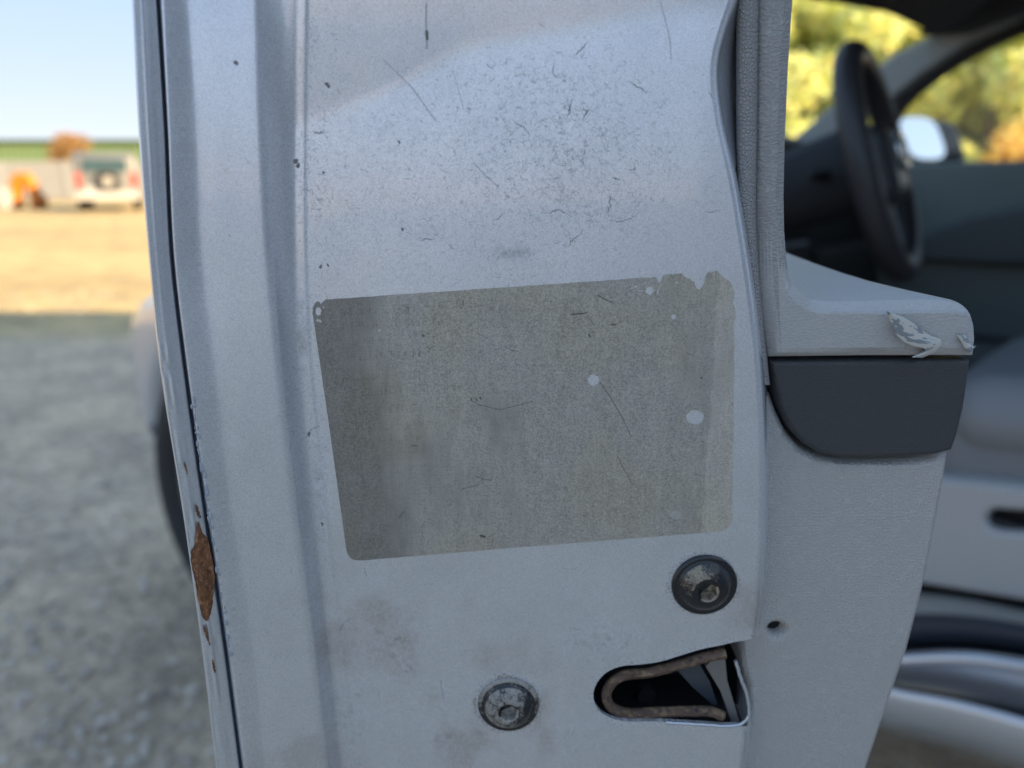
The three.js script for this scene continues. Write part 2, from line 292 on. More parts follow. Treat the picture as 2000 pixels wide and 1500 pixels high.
// the silver off-roader seen from behind
{
  const d = 25.5, t = group('off_road_car'); t.position.copy(at(206, d)); t.rotation.y = 0.42;
  tag(t, 'silver off-road car seen from behind with a spare wheel on its rear door', 'car');
  const paint = std({ color: [0.19, 0.19, 0.185], metalness: 0.3, roughness: 0.45 }), dark = std({ color: [0.03, 0.03, 0.032], roughness: 0.7 }), glass = std({ color: [0.05, 0.085, 0.09], roughness: 0.08, metalness: 0.2 });
  const side = shapeOf([V3(0, 0.42), V3(0, 1.15), V3(-0.1, 1.72), V3(-0.3, 1.84), V3(-2.3, 1.86), V3(-2.75, 1.72), V3(-3.15, 1.2), V3(-4.3, 1.1), V3(-4.45, 0.95), V3(-4.45, 0.42)]);
  const body = extrude(side, 1.82, { bevel: 0.09, seg: 3 }); body.rotateY(-Math.PI / 2); body.translate(0.91, 0, 0);
  mesh('body', body, paint, t);
  mesh('rear_window', new RoundedBoxGeometry(1.28, 0.42, 0.05, 3, 0.02).rotateX(-0.17).translate(0, 1.44, -0.035), glass, t);
  for (const s of [-1, 1]) {
    mesh('tail_light', new RoundedBoxGeometry(0.16, 0.42, 0.08, 3, 0.03).translate(s * 0.8, 1.0, 0.012), std({ color: [0.5, 0.06, 0.04], roughness: 0.2, clearcoat: 1 }), t);
    mesh('side_window', new RoundedBoxGeometry(0.04, 0.42, 1.9, 2, 0.015).translate(s * 0.905, 1.46, -1.35), glass, t);
    for (const z of [-0.75, -3.5]) { const w = mesh('wheel', new THREE.CylinderGeometry(0.37, 0.37, 0.24, 24).rotateZ(Math.PI / 2).translate(s * 0.8, 0.37, z), dark, t); mesh('rim', new THREE.CylinderGeometry(0.23, 0.23, 0.25, 16).rotateZ(Math.PI / 2).translate(s * 0.802, 0.37, z), paint, w); }
  }
  const sw = mesh('spare_wheel', new THREE.TorusGeometry(0.26, 0.11, 12, 28).translate(0.06, 0.95, 0.1), dark, t);
  mesh('rim', new THREE.CylinderGeometry(0.22, 0.22, 0.1, 20).rotateX(Math.PI / 2).translate(0.06, 0.95, 0.1), std({ color: [0.4, 0.38, 0.35], roughness: 0.5, metalness: 0.5 }), sw);
  mesh('bumper', new RoundedBoxGeometry(1.84, 0.26, 0.2, 3, 0.05).translate(0, 0.5, 0.1), std({ color: [0.42, 0.4, 0.38], roughness: 0.5 }), t);
  for (const s of [-1, 1]) mesh('roof_rail', new RoundedBoxGeometry(0.06, 0.06, 1.9, 2, 0.02).translate(s * 0.72, 1.9, -1.3), dark, t);
  mesh('number_plate', new RoundedBoxGeometry(0.34, 0.17, 0.02, 2, 0.005).translate(-0.45, 0.72, 0.012), std({ color: [0.4, 0.4, 0.38], roughness: 0.4 }), t);
}
{
  const t = group('a_frame_stand'); t.position.copy(at(44, 27.5));
  tag(t, 'bright orange A-shaped stand at the far edge of the yard', 'stand');
  const o = std({ color: [0.62, 0.19, 0.008], roughness: 0.5 });
  for (const s of [-1, 1]) {
    mesh('leg', new RoundedBoxGeometry(s < 0 ? 0.40 : 0.34, 1.0, 0.34, 4, 0.09).rotateZ(s * 0.32).translate(s * 0.31, 0.62, 0), o, t);
    mesh('foot', new RoundedBoxGeometry(s < 0 ? 0.52 : 0.42, 0.46, 0.5, 4, 0.12).translate(s * 0.44, 0.24, 0.02), s < 0 ? o : std({ color: [0.45, 0.12, 0.008], roughness: 0.5 }), t);
  }
  mesh('head', new RoundedBoxGeometry(0.5, 0.28, 0.34, 4, 0.09).translate(0.02, 1.08, 0), o, t);
}
{
  const t = group('plastic_drum'); t.position.copy(at(-2, 27));
  tag(t, 'pale round drum at the left edge beside the orange stand', 'drum');
  mesh('barrel', new THREE.LatheGeometry([[0, 0], [0.27, 0], [0.29, 0.04], [0.29, 0.25], [0.3, 0.28], [0.29, 0.31], [0.29, 0.6], [0.27, 0.64], [0, 0.64]].map((p) => V2(...p)), 24), std({ color: [0.34, 0.33, 0.32], roughness: 0.25 }), t);
  mesh('lid', new THREE.CylinderGeometry(0.28, 0.28, 0.05, 24).translate(0, 0.665, 0), std({ color: [0.4, 0.4, 0.39], roughness: 0.3 }), t);
}

// ================================================================ the near car
const car = group('silver_car'); car.position.copy(HINGE); car.rotation.y = -(Math.PI / 2 - TH);
tag(car, 'silver car in the foreground with its driver door open towards the viewer', 'car');
const door = group('door', car); door.rotation.y = Math.PI / 2 - TH;                             // its axes are the yard's; origin under the hinge
tag(door, 'open driver door seen on its rear edge with a faded sticker');
const onDoor = (g) => { g.translate(-HINGE.x, 0, -HINGE.z); return g; };
const dpart = (name, g, m) => mesh(name, onDoor(g), m, door);

// ---------------------------------------------------------------- door: shut face
const ZF = -0.22, FX0 = -0.085, FY0 = 0.93, FS = 7000, FW = 1260, FH = 1904;                      // the painted area of the shut face: 0.18 x 0.272 m
const f2 = (u, v) => { const p = onZ(u, v, ZF); return [(p.x - FX0) * FS, FH - (p.y - FY0) * FS]; };   // pixel of the photograph -> pixel of the texture canvas
const cSil = curve([[0, 258], [250, 270], [500, 290], [700, 310], [1000, 357], [1250, 392], [1500, 422]]);
const cSeam = curve([[0, 308], [250, 323], [500, 335], [700, 358], [1000, 400], [1250, 437], [1500, 470]]);
const cRidge = curve([[0, 317], [250, 329], [500, 341], [700, 364], [1000, 408], [1250, 446], [1500, 480]]);
const cFl0 = curve([[0, 370], [250, 387], [500, 397], [700, 422], [1000, 456], [1250, 496], [1500, 520]]);
const cFl1 = curve([[0, 505], [250, 512], [500, 525], [700, 543], [1000, 576], [1250, 608], [1500, 635]]);
const cVal = curve([[0, 575], [250, 572], [500, 573], [700, 582], [1000, 614], [1250, 644], [1500, 672]]);
const cR = curve([[-160, 1466], [-60, 1452], [0, 1440], [60, 1420], [130, 1405], [220, 1412], [350, 1440], [480, 1462], [600, 1479], [720, 1492], [860, 1499], [1050, 1497], [1150, 1491], [1240, 1482]]);
const cR2 = curve([[1416, 1458], [1428, 1463], [1470, 1460], [1500, 1456], [1560, 1452]]);
const slot = smoothPts([[1462, 1250], [1440, 1253], [1405, 1261], [1370, 1268], [1330, 1280], [1290, 1292], [1250, 1298], [1215, 1301], [1188, 1311], [1169, 1329], [1159, 1352], [1161, 1372], [1173, 1391], [1194, 1403], [1225, 1409], [1270, 1409], [1320, 1411], [1370, 1414], [1420, 1417], [1441, 1416]], 60).map((p) => [p.x, p.y]);

const paintMaps = (() => {
  const cv = document.createElement('canvas'); cv.width = FW; cv.height = FH; const g = cv.getContext('2d');
  g.fillStyle = '#000'; g.fillRect(0, 0, FW, FH); g.lineCap = 'round'; g.lineJoin = 'round';
  // channel r: dark marks (cracks, specks); g: brown dirt; b: light scratches
  const stroke = (pts, w, style) => { g.strokeStyle = style; g.lineWidth = w; g.beginPath(); pts.forEach((p, i) => { const q = f2(p[0], p[1]); i ? g.lineTo(q[0], q[1]) : g.moveTo(q[0], q[1]); }); g.stroke(); };
  const rough = (pts, amp) => { const o = []; for (let i = 0; i < pts.length - 1; i++) { const n = 3 + Math.floor(Math.hypot(pts[i + 1][0] - pts[i][0], pts[i + 1][1] - pts[i][1]) / 5); for (let k = 0; k < n; k++) o.push([lerp(pts[i][0], pts[i + 1][0], k / n) + rr(-amp, amp), lerp(pts[i][1], pts[i + 1][1], k / n) + rr(-amp, amp)]); } o.push(pts[pts.length - 1]); return o; };
  g.globalCompositeOperation = 'lighter';
  // hair-like specks, thickest on the scuffed upper half
  const speck = (n, cx, cy, sx, sy, a0) => { for (let i = 0; i < n; i++) {
    const u = cx + sx * (rnd() + rnd() + rnd() - 1.5), v = cy + sy * (rnd() + rnd() + rnd() - 1.5); if (v > 560 && v < 1090 && u > 640 && u < 1435) continue;
    const a = rr(0, 6.28), l = rr(0.6, 4.5) * (rnd() < 0.12 ? 2.2 : 1), k = rr(-0.9, 0.9), al = a0 * rr(0.35, 1);
    stroke([[u, v], [u + Math.cos(a) * l, v + Math.sin(a) * l], [u + Math.cos(a) * l + Math.cos(a + k) * l, v + Math.sin(a) * l + Math.sin(a + k) * l]], rr(0.8, 2.0), `rgba(${Math.floor(200 * al)},${Math.floor(60 * al)},0,1)`);
  } };
  speck(4600, 1000, 360, 430, 260, 0.16); speck(2200, 760, 420, 260, 250, 0.19); speck(1900, 1130, 330, 240, 210, 0.26); speck(160, 1000, 330, 430, 300, 0.55); speck(600, 1000, 250, 560, 400, 0.2); speck(900, 620, 620, 60, 900, 0.35); speck(260, 1050, 1280, 560, 240, 0.3);
  const cracks = [[[1192, 429], [1203, 433], [1215, 432], [1232, 428], [1246, 416]], [[1056, 417], [1075, 416], [1085, 410], [1098, 413], [1116, 423]], [[1104, 484], [1112, 478], [1118, 468], [1130, 461], [1137, 452]], [[1195, 346], [1212, 352]], [[1217, 352], [1232, 355], [1240, 349]],
    [[1082, 120], [1080, 140], [1086, 151], [1094, 145]], [[1138, 208], [1145, 218], [1140, 228]], [[1155, 209], [1148, 216], [1141, 226], [1139, 232]], [[1110, 205], [1113, 218], [1108, 230]], [[1117, 198], [1108, 226]], [[1228, 158], [1245, 170], [1256, 175], [1262, 182]], [[1000, 235], [1012, 243], [1024, 249], [1034, 262]], [[1110, 258], [1120, 266], [1128, 266]], [[1144, 290], [1138, 306]], [[1172, 300], [1176, 292]], [[1130, 310], [1140, 318], [1145, 330]], [[1340, 374], [1352, 380], [1364, 383]], [[1374, 411], [1388, 416], [1408, 410]], [[1190, 370], [1192, 400], [1186, 428]], [[870, 470], [882, 485], [896, 486]], [[820, 470], [835, 466], [850, 468]], [[1060, 190], [1068, 182], [1074, 179]], [[1100, 250], [1112, 256]], [[1220, 330], [1240, 332], [1240, 320]], [[1384, 180], [1394, 192]], [[612, 255], [622, 262], [634, 256]], [[960, 432], [975, 425], [982, 416]], [[1120, 110], [1135, 96], [1150, 82]], [[1160, 68], [1148, 84]], [[1190, 168], [1185, 182]]];
  for (const c of cracks) { if (Math.hypot(c[0][0] - c[c.length - 1][0], c[0][1] - c[c.length - 1][1]) < 26 && rnd() < 0.3) continue; const q = rough(c, 1.8); stroke(q, rr(0.9, 1.6), 'rgba(70,48,0,1)'); stroke(q.slice(Math.floor(q.length * 0.25), Math.floor(q.length * 0.8)), rr(1.2, 2.6), 'rgba(62,62,0,1)'); }
  for (let i = 0; i < 320; i++) { const u = 1110 + 220 * (rnd() + rnd() - 1), v = 290 + 230 * (rnd() + rnd() - 1), a = rr(0, 6.3), l = rr(2, 11); stroke(rough([[u, v], [u + Math.cos(a) * l, v + Math.sin(a) * l], [u + Math.cos(a + 0.8) * l * 1.5, v + Math.sin(a + 0.8) * l * 1.4]], 1.2), rr(0.8, 1.8), 'rgba(44,28,0,1)'); }
  for (const [pts, w, s] of [[[[750, 118], [775, 142], [805, 172], [850, 235]], 2.4, 'rgba(60,20,0,1)'], [[[885, 138], [895, 175], [905, 212]], 2.4, 'rgba(40,12,0,1)'], [[[1290, 4], [1302, 50], [1308, 75], [1311, 115]], 2.4, 'rgba(70,20,0,1)'], [[[926, 320], [950, 345], [975, 366]], 2.2, 'rgba(70,25,0,1)'], [[[834, 10], [833, 50], [835, 66], [834, 96]], 3, 'rgba(90,40,0,1)'], [[[834, 64], [835, 76]], 6, 'rgba(150,60,0,1)'], [[[1085, 196], [1250, 310]], 1.2, 'rgba(25,8,0,1)'], [[[1160, 215], [1330, 330]], 1.2, 'rgba(22,8,0,1)'], [[[880, 330], [892, 372]], 1.6, 'rgba(0,0,110,1)'], [[[985, 470], [1070, 440]], 1.2, 'rgba(30,10,0,1)']]) stroke(pts, w, s);
  for (const [u, v, r] of [[640, 167, 5], [626, 520, 4], [640, 518, 3], [632, 337, 3], [480, 131, 5], [577, 316, 5], [583, 323, 5], [630, 1022, 5], [604, 848, 4], [780, 278, 3], [786, 448, 3], [1370, 738, 2]]) { const q = f2(u, v); g.fillStyle = 'rgba(200,80,0,1)'; g.beginPath(); for (let k = 0; k < 5; k++) { g.moveTo(q[0], q[1]); g.ellipse(q[0] + rr(-r, r) * 0.5, q[1] + rr(-r, r) * 0.7, r * rr(0.25, 0.6), r * rr(0.3, 0.8), rr(0, 3), 0, 7); } g.fill(); }
  // marks low down
  for (const c of [[[600, 855], [606, 840], [622, 832]], [[663, 1230], [672, 1215], [690, 1206]], [[828, 1143], [846, 1140]], [[907, 1270], [925, 1271]], [[712, 1110], [716, 1124]], [[740, 1352], [741, 1376]], [[1100, 1110], [1120, 1112], [1128, 1108]], [[1035, 1312], [1046, 1316]], [[755, 1370], [762, 1372]], [[1118, 1226], [1130, 1230]], [[862, 1330], [866, 1368]]]) stroke(rough(c, 1), rr(2, 3.5), 'rgba(90,45,0,1)');
  // brown grime: blotches, runs, the rings round the bolts, the rim of the latch slot
  const blot = (u, v, ru, rv, n, al) => { for (let i = 0; i < n; i++) { const q = f2(u + ru * (rnd() + rnd() - 1), v + rv * (rnd() + rnd() - 1)), r = rr(2, 13); g.fillStyle = `rgba(0,${Math.floor(255 * al * rr(0.3, 1))},0,1)`; g.beginPath(); g.ellipse(q[0], q[1], r, r * rr(0.5, 1.4), rr(0, 3), 0, 7); g.fill(); } };
  blot(780, 1250, 90, 90, 300, 0.1); blot(850, 1400, 150, 120, 520, 0.09); blot(1180, 1250, 130, 50, 300, 0.11); blot(1120, 1430, 150, 80, 340, 0.09); blot(690, 1420, 60, 120, 300, 0.1); blot(1000, 1150, 380, 40, 260, 0.05); blot(1000, 495, 60, 14, 50, 0.07); blot(625, 950, 24, 200, 260, 0.06); blot(590, 650, 16, 120, 140, 0.05); blot(720, 1130, 40, 60, 90, 0.05);
  for (let i = 0; i < 60; i++) { const u = rr(600, 1440), v = rr(1150, 1480); stroke([[u, v], [u + rr(-3, 3), v + rr(20, 90)]], rr(2, 7), 'rgba(0,9,0,1)'); }
  for (const [u, v, r] of [[1375, 1140, 64], [993, 1373, 61]]) for (let i = 0; i < 900; i++) { const a = rr(0, 6.28), q = r * (1.0 + 0.16 * Math.pow(rnd(), 1.6)), c = f2(u - 3 + Math.cos(a) * q, v + Math.sin(a) * q * 0.84), up = 0.5 + 0.5 * rnd(); g.fillStyle = `rgba(${Math.floor(16 * up)},${Math.floor(46 * up)},0,1)`; g.beginPath(); g.ellipse(c[0], c[1], rr(1, 3), rr(1, 3), a, 0, 7); g.fill(); }
  for (let i = 0; i < 700; i++) { const p = slot[3 + Math.floor(rnd() * (slot.length - 8))], q = f2(p[0] + rr(-10, 6), p[1] + rr(-12, 12)); g.fillStyle = `rgba(30,${Math.floor(rr(10, 50))},0,1)`; g.beginPath(); g.ellipse(q[0], q[1], rr(1, 4), rr(1, 3), 0, 0, 7); g.fill(); }
  // chalky wear on the edge beside the recess
  for (let i = 0; i < 1500; i++) { const v = rr(20, 1000), u = cVal(v) + 22 + rr(-10, 14) + (v < 250 ? 10 : 0), q = f2(u, v); if (vnoise(u / 14, v / 30, 77) < 0.45) continue; g.fillStyle = rnd() < 0.72 ? 'rgba(0,0,60,1)' : 'rgba(46,26,0,1)'; g.beginPath(); g.ellipse(q[0], q[1], rr(0.5, 1.8), rr(0.6, 2.2), 0, 0, 7); g.fill(); }
  const im = g.getImageData(0, 0, FW, FH).data, N = FW * FH, dark = new Float32Array(N), brown = new Float32Array(N), light = new Float32Array(N);
  for (let j = 0; j < FH; j++) for (let i = 0; i < FW; i++) { const s = ((FH - 1 - j) * FW + i) * 4, o = j * FW + i; dark[o] = im[s] / 255; brown[o] = im[s + 1] / 255; light[o] = im[s + 2] / 255; }
  const map = texOf(FW, FH, (i, j) => {
    const o = j * FW + i, x = i / FS, y = j / FS, fl = flake[(((j * 2.1) | 0) & 511) * 512 + (((i * 2.1) | 0) & 511)], blotch = fbm(x * 60, y * 60, 90, 4), film = fbm(x * 42 + 3, y * 11 + 7, 95, 5);
    const gr = sstep(fbm(i / 5, j / 7, 98, 3), 0.3, 0.62), d = clamp(dark[o] * 1.0, 0, 0.9), b = clamp(brown[o] * (0.8 + 0.35 * gr) + 0.36 * (0.65 + 0.35 * gr) * sstep(film, 0.42, 0.72) * (1 - sstep(y, 0.085, 0.125)) * sstep(blotch, 0.42, 0.7), 0, 0.85), l = clamp(light[o], 0, 0.6), k = (0.68 + 0.64 * fl) * (0.95 + 0.1 * blotch);
    let c = [0.69 * k, 0.715 * k, 0.77 * k];
    c = [lerp(c[0], 0.27 * k, b), lerp(c[1], 0.225 * k, b), lerp(c[2], 0.16 * k, b)];
    c = [lerp(c[0], 0.11, d), lerp(c[1], 0.095, d), lerp(c[2], 0.075, d)];
    return [lerp(c[0], 0.78, l), lerp(c[1], 0.78, l), lerp(c[2], 0.78, l)];
  }, { srgb: true, wrap: THREE.MirroredRepeatWrapping });
  const rough_ = texOf(FW / 2, FH / 2, (i, j) => { const o = j * 2 * FW + i * 2, x = i * 2 / FS, y = j * 2 / FS; return [1, clamp(0.38 + 0.10 * fbm(x * 90, y * 90, 120, 3) - 0.04 + 0.5 * brown[o] + 0.5 * dark[o] + 0.3 * light[o], 0, 1), clamp(0.78 - 1.2 * brown[o] - dark[o] - light[o], 0, 1)]; }, { wrap: THREE.MirroredRepeatWrapping });
  const coat = texOf(FW / 2, FH / 2, (i, j) => { const o = j * 2 * FW + i * 2; return clamp(1 - 1.5 * brown[o] - 1.5 * dark[o] - light[o], 0, 1); }, { wrap: THREE.MirroredRepeatWrapping });
  const bump = texOf(FW, FH, (i, j) => { const o = j * FW + i, fl = flake[(((j * 2.1) | 0) & 511) * 512 + (((i * 2.1) | 0) & 511)]; return clamp(0.5 + 0.22 * (fl - 0.5) + 0.12 * (fbm(i / 60, j / 60, 130, 3) - 0.5) - 0.45 * dark[o] + 0.15 * brown[o], 0, 1); }, { wrap: THREE.MirroredRepeatWrapping });
  return { map, roughnessMap: rough_, metalnessMap: rough_, clearcoatMap: coat, bumpMap: bump };
})();
const faceUV = (p) => [(p.x - FX0) * FS / FW, (p.y - FY0) * FS / FH];
const facePaint = std({ ...paintMaps, bumpScale: 0.00012, roughness: 1, metalness: 1, clearcoat: 1, clearcoatRoughness: 0.05 });
const paint = std({ map: flakeTex, bumpMap: flakeBump, bumpScale: 0.00002, metalness: 0.78, roughness: 0.38, clearcoat: 1, clearcoatRoughness: 0.05 });
const rowsV = []; for (let v = -160; v <= 2200; v += v >= 1236 && v < 1256 ? 4 : v > 1600 ? 40 : 10) rowsV.push(v);
// added crease: above it the panel tips forward, shaped to reflect darker
const crease = curve([[560, 245], [620, 224], [700, 196], [790, 158], [860, 122], [930, 95], [1000, 80], [1100, 66], [1200, 44], [1300, 24], [1400, 12], [1460, 8]]);
const lean = (u, v) => { const d = crease(u) - v, s = 9, h = d > 60 ? d : s * Math.log(1 + Math.exp(d / s)); return 0.00015 * 0.085 * h * sstep(u, cFl1(v) + 4, cVal(v) + 20); };
// main face: flat, with the latch slot cut out of its edge
{
  const L = [], Rt = [], E = [];
  for (const v of rowsV) if (v >= 290) L.push([cVal(v) + 30, v]);
  for (const v of rowsV) if (v >= 290 && v <= 1240) Rt.push([cR(v) - 18, v]);
  const Rb = rowsV.filter((v) => v > 1420).map((v) => [cR2(v) - 16, v]);
  const pts = [...Rt, [1470, 1246], ...slot, ...Rb, ...L.slice().reverse()].map(([u, v]) => onZ(u, v, ZF));
  const flat = new THREE.ShapeGeometry(shapeOf(pts)); flat.translate(0, 0, ZF);
  { const p = flat.attributes.position, uv = flat.attributes.uv; for (let i = 0; i < p.count; i++) { const q = faceUV(V3(p.getX(i), p.getY(i), 0)); uv.setXY(i, q[0], q[1]); } }
  const crown = loft(rowsV.filter((v) => v <= 290).map((v) => { const r = [], a = cVal(v) + 30, b = cR(v) - 18; for (let k = 0; k <= 90; k++) { const u = lerp(a, b, k / 90); r.push(onZ(u, v, ZF + lean(u, v))); } return r; }), faceUV);
  // steps on the left: hem land, ridge, recess wall
  const leftRows = rowsV.map((v) => {
    const se = cSeam(v), ri = cRidge(v), a = cFl0(v), b = cFl1(v), c = cVal(v), d = a - ri, w = b - a;
    const prof = [[se + 1, 0.004], [se + 2.5, 0.0095], [se + 5, 0.0118], [ri, 0.0124], [ri + 0.18 * d, 0.0119], [ri + 0.5 * d, 0.0107], [ri + 0.8 * d, 0.0096], [a, 0.0091], [a + 0.25 * w, 0.0086], [a + 0.6 * w, 0.0077], [b - 12, 0.0070], [b - 3, 0.0066], [b + 6, 0.0058], [b + 0.34 * (c - b), 0.0042], [b + 0.66 * (c - b), 0.0021], [c - 3, 0.0007], [c + 6, 0.0002], [c + 14, 0.00025], [c + 21, 0.0003], [c + 26, 0.0001], [c + 30, 0]];
    const P = prof.map(([u, dz]) => onZ(u, v, ZF + dz + lean(u, v))), cur = new THREE.CatmullRomCurve3(P, false, 'centripetal');
    return cur.getPoints(64);
  });
  const left = loft(leftRows, faceUV);
  const fold = (vs, R, wide) => loft(vs.map((v) => {
    const r = R(v), p = [];
    for (const [du, dz] of [[-18, 0], [-14, -0.0001], [-10, -0.0004], [-6, -0.0010], [-3, -0.0019], [-1, -0.0030], [0, -0.0042]]) p.push(onZ(r + du, v, ZF + dz + lean(r - 18, v)));
    const e = p[p.length - 1], q = v < 330 ? Math.max(0, (1446 - r)) : 0, ex = onZ(r + q + 1, v, ZF - 0.016);
    p.push(V3(lerp(e.x, Math.max(ex.x, e.x), 0.35), e.y, ZF - 0.008), V3(Math.max(ex.x, e.x + 0.0004), e.y, ZF - 0.016), V3(Math.max(ex.x, e.x + 0.0004) + 0.001, e.y, ZF - 0.05));
    return p;
  }), faceUV);
  const up = fold(rowsV.filter((v) => v <= 1240), cR), low = fold([1418, ...rowsV.filter((v) => v > 1420)], cR2);
  const edge = loft(slot.map(([u, v]) => [0, -0.0004, -0.0016].map((dz, i) => { const p = onZ(u, v, ZF); p.z += dz; return p; })), faceUV);
  for (const g of [flat, crown, left, up, low]) orient(g, () => [0, 0, 1]);
  dpart('shut_face', merge([flat, crown, left, up, low, edge]), facePaint);
  // bare lip round the lower right of the slot
  const lip = smoothPts([[1300, 1411], [1370, 1415], [1425, 1418], [1449, 1413], [1461, 1400], [1463, 1382], [1457, 1352], [1448, 1328], [1441, 1306], [1437, 1290]], 60).map((p, i) => { const q = onZ(p.x + rr(-0.6, 0.6) * sstep(i, 30, 40), p.y, ZF - 0.0002); q.z += rr(-1, 1) * 0.0001; return q; });
  dpart('slot_lip', new THREE.TubeGeometry(new THREE.CatmullRomCurve3(lip), 120, 0.0006, 8), std({ color: [0.55, 0.58, 0.64], metalness: 0.7, roughness: 0.35 }));
}
// outer skin with its folded hem
{
  const rows = rowsV.map((v) => {
    const s = cSil(v), e = cSeam(v), w = e - s, wob = 0.0004 * (v > 620 ? sstep(v, 620, 800) : 0) * (vnoise(v / 22, 1.5, 200) - 0.5), wb2 = 0.0006 * (v > 620 ? 1 : 0) * (vnoise(v / 30, 7.5, 210) - 0.5);
    const prof = [[e + 3, 0.0076], [e, 0.0086], [e - 2, 0.0112], [e - 5, 0.0122], [e - 0.3 * w, 0.0130 + wob], [s + 0.55 * w, 0.0137], [s + 0.42 * w, 0.0144 + wb2], [s + 0.28 * w, 0.0147 - wob], [s + 0.12 * w, 0.0151 + wb2], [s + 2.5, 0.0152], [s, 0.0139]];
    const P = prof.map(([u, dz]) => onZ(u, v, ZF + dz)), q = P[P.length - 1];
    P.push(V3(q.x + 0.0002, q.y, ZF + 0.002), V3(q.x - 0.001, q.y, ZF - 0.02), V3(q.x - 0.004, q.y, ZF - 0.15), V3(q.x - 0.003, q.y, ZF - 0.55), V3(q.x + 0.01, q.y, ZF - 1.0));
    return new THREE.CatmullRomCurve3(P, false, 'centripetal').getPoints(72);
  });
  const g = loft(rows);
  orient(g, (x, y, z) => (z > ZF ? [0, 0, 1] : [-0.2, 0, 0]));
  dpart('outer_skin', g, paint);
  // rust where the paint of the hem has broken away
  const rustPatch = (ring) => {
  const o = smoothPts(ring, 70, true).map((p) => [p.x + rr(-1, 1), p.y + rr(-1.5, 1.5)]);
  const rows2 = []; const at2 = (v, side) => { let best = null; for (let i = 0; i < o.length; i++) { const a = o[i], b = o[(i + 1) % o.length]; if ((a[1] - v) * (b[1] - v) <= 0 && a[1] !== b[1]) { const u = lerp(a[0], b[0], (v - a[1]) / (b[1] - a[1])); if (best === null || (side < 0 ? u < best : u > best)) best = u; } } return best; };
  const vs = o.map((p) => p[1]), lo = Math.min(...vs), hi = Math.max(...vs);
  for (let v = lo + 1.5; v < hi; v += (hi - lo) / 60) {
    const a = at2(v, -1), b = at2(v, 1); if (a === null || b === null || b - a < 1) continue;
    const s = cSil(v), e = cSeam(v), w = e - s, zz = curve([[s, 0.0142], [s + 2.5, 0.0155], [s + 0.12 * w, 0.0154], [s + 0.28 * w, 0.0150], [s + 0.42 * w, 0.0147], [s + 0.7 * w, 0.0134], [e - 5, 0.0127], [e + 6, 0.0126]]);
    const row = []; for (let k = 0; k <= 16; k++) { const u = lerp(a, b, k / 16), ed = Math.min(k, 16 - k) / 8; row.push(onZ(u, v, ZF + zz(u) + 0.0002 * sstep(ed, 0, 0.4) + 0.0005 * (fbm(u / 7, v / 11, 220, 3) - 0.4) * sstep(ed, 0, 0.5))); }
    rows2.push(row);
  }
  return loft(rows2);
  };
  const rust = texOf(256, 256, (i, j) => { const a = fbm(i / 20, j / 34, 230, 4, 0), b = fbm(i / 6, j / 12, 240, 2); const k = 0.55 + 0.9 * (a - 0.4) + 0.4 * (b - 0.5); return [0.27 * k + 0.07 * sstep(b, 0.62, 0.75), 0.115 * k + 0.06 * sstep(b, 0.62, 0.75), 0.048 * k + 0.05 * sstep(b, 0.62, 0.75)]; }, { srgb: true, repeat: [1 / 0.02, 1 / 0.02] });
  const rustMat = std({ map: rust, roughness: 0.85 });
  tag(dpart('rust_patch', rustPatch([[388, 1018], [396, 1040], [405, 1052], [411, 1078], [417, 1110], [419, 1140], [415, 1180], [409, 1205], [403, 1214], [395, 1204], [389, 1180], [386, 1172], [382, 1140], [374, 1105], [373, 1080], [380, 1062]]), rustMat), 'brown rust where the paint has flaked off the hem');
  for (const r of [[[397, 1222], [403, 1228], [408, 1246], [411, 1262], [407, 1256], [401, 1240]], [[383, 985], [388, 996], [392, 1012], [388, 1010], [384, 1000]], [[414, 1288], [419, 1296], [421, 1316], [417, 1308]], [[360, 900], [364, 910], [366, 926], [362, 916]]]) dpart('rust_fleck', rustPatch(r), rustMat);
  // sealer crumbs along the seam below the rust
  const crumbs = [];  for (let i = 0; i < 70; i++) { const v = rr(780, 1290), s = rr(0.0002, 0.0007), p = onZ(cRidge(v) + rr(-3, 4), v, ZF + 0.0124), c = new THREE.IcosahedronGeometry(s, 1); c.scale(0.7, rr(1, 2.2), 0.5); c.translate(p.x, p.y, p.z); crumbs.push(triUV(c)); }
  tag(dpart('sealer_crumbs', merge(crumbs), std({ color: [0.33, 0.36, 0.41], roughness: 0.6 })), null, null, null, 'stuff');
}
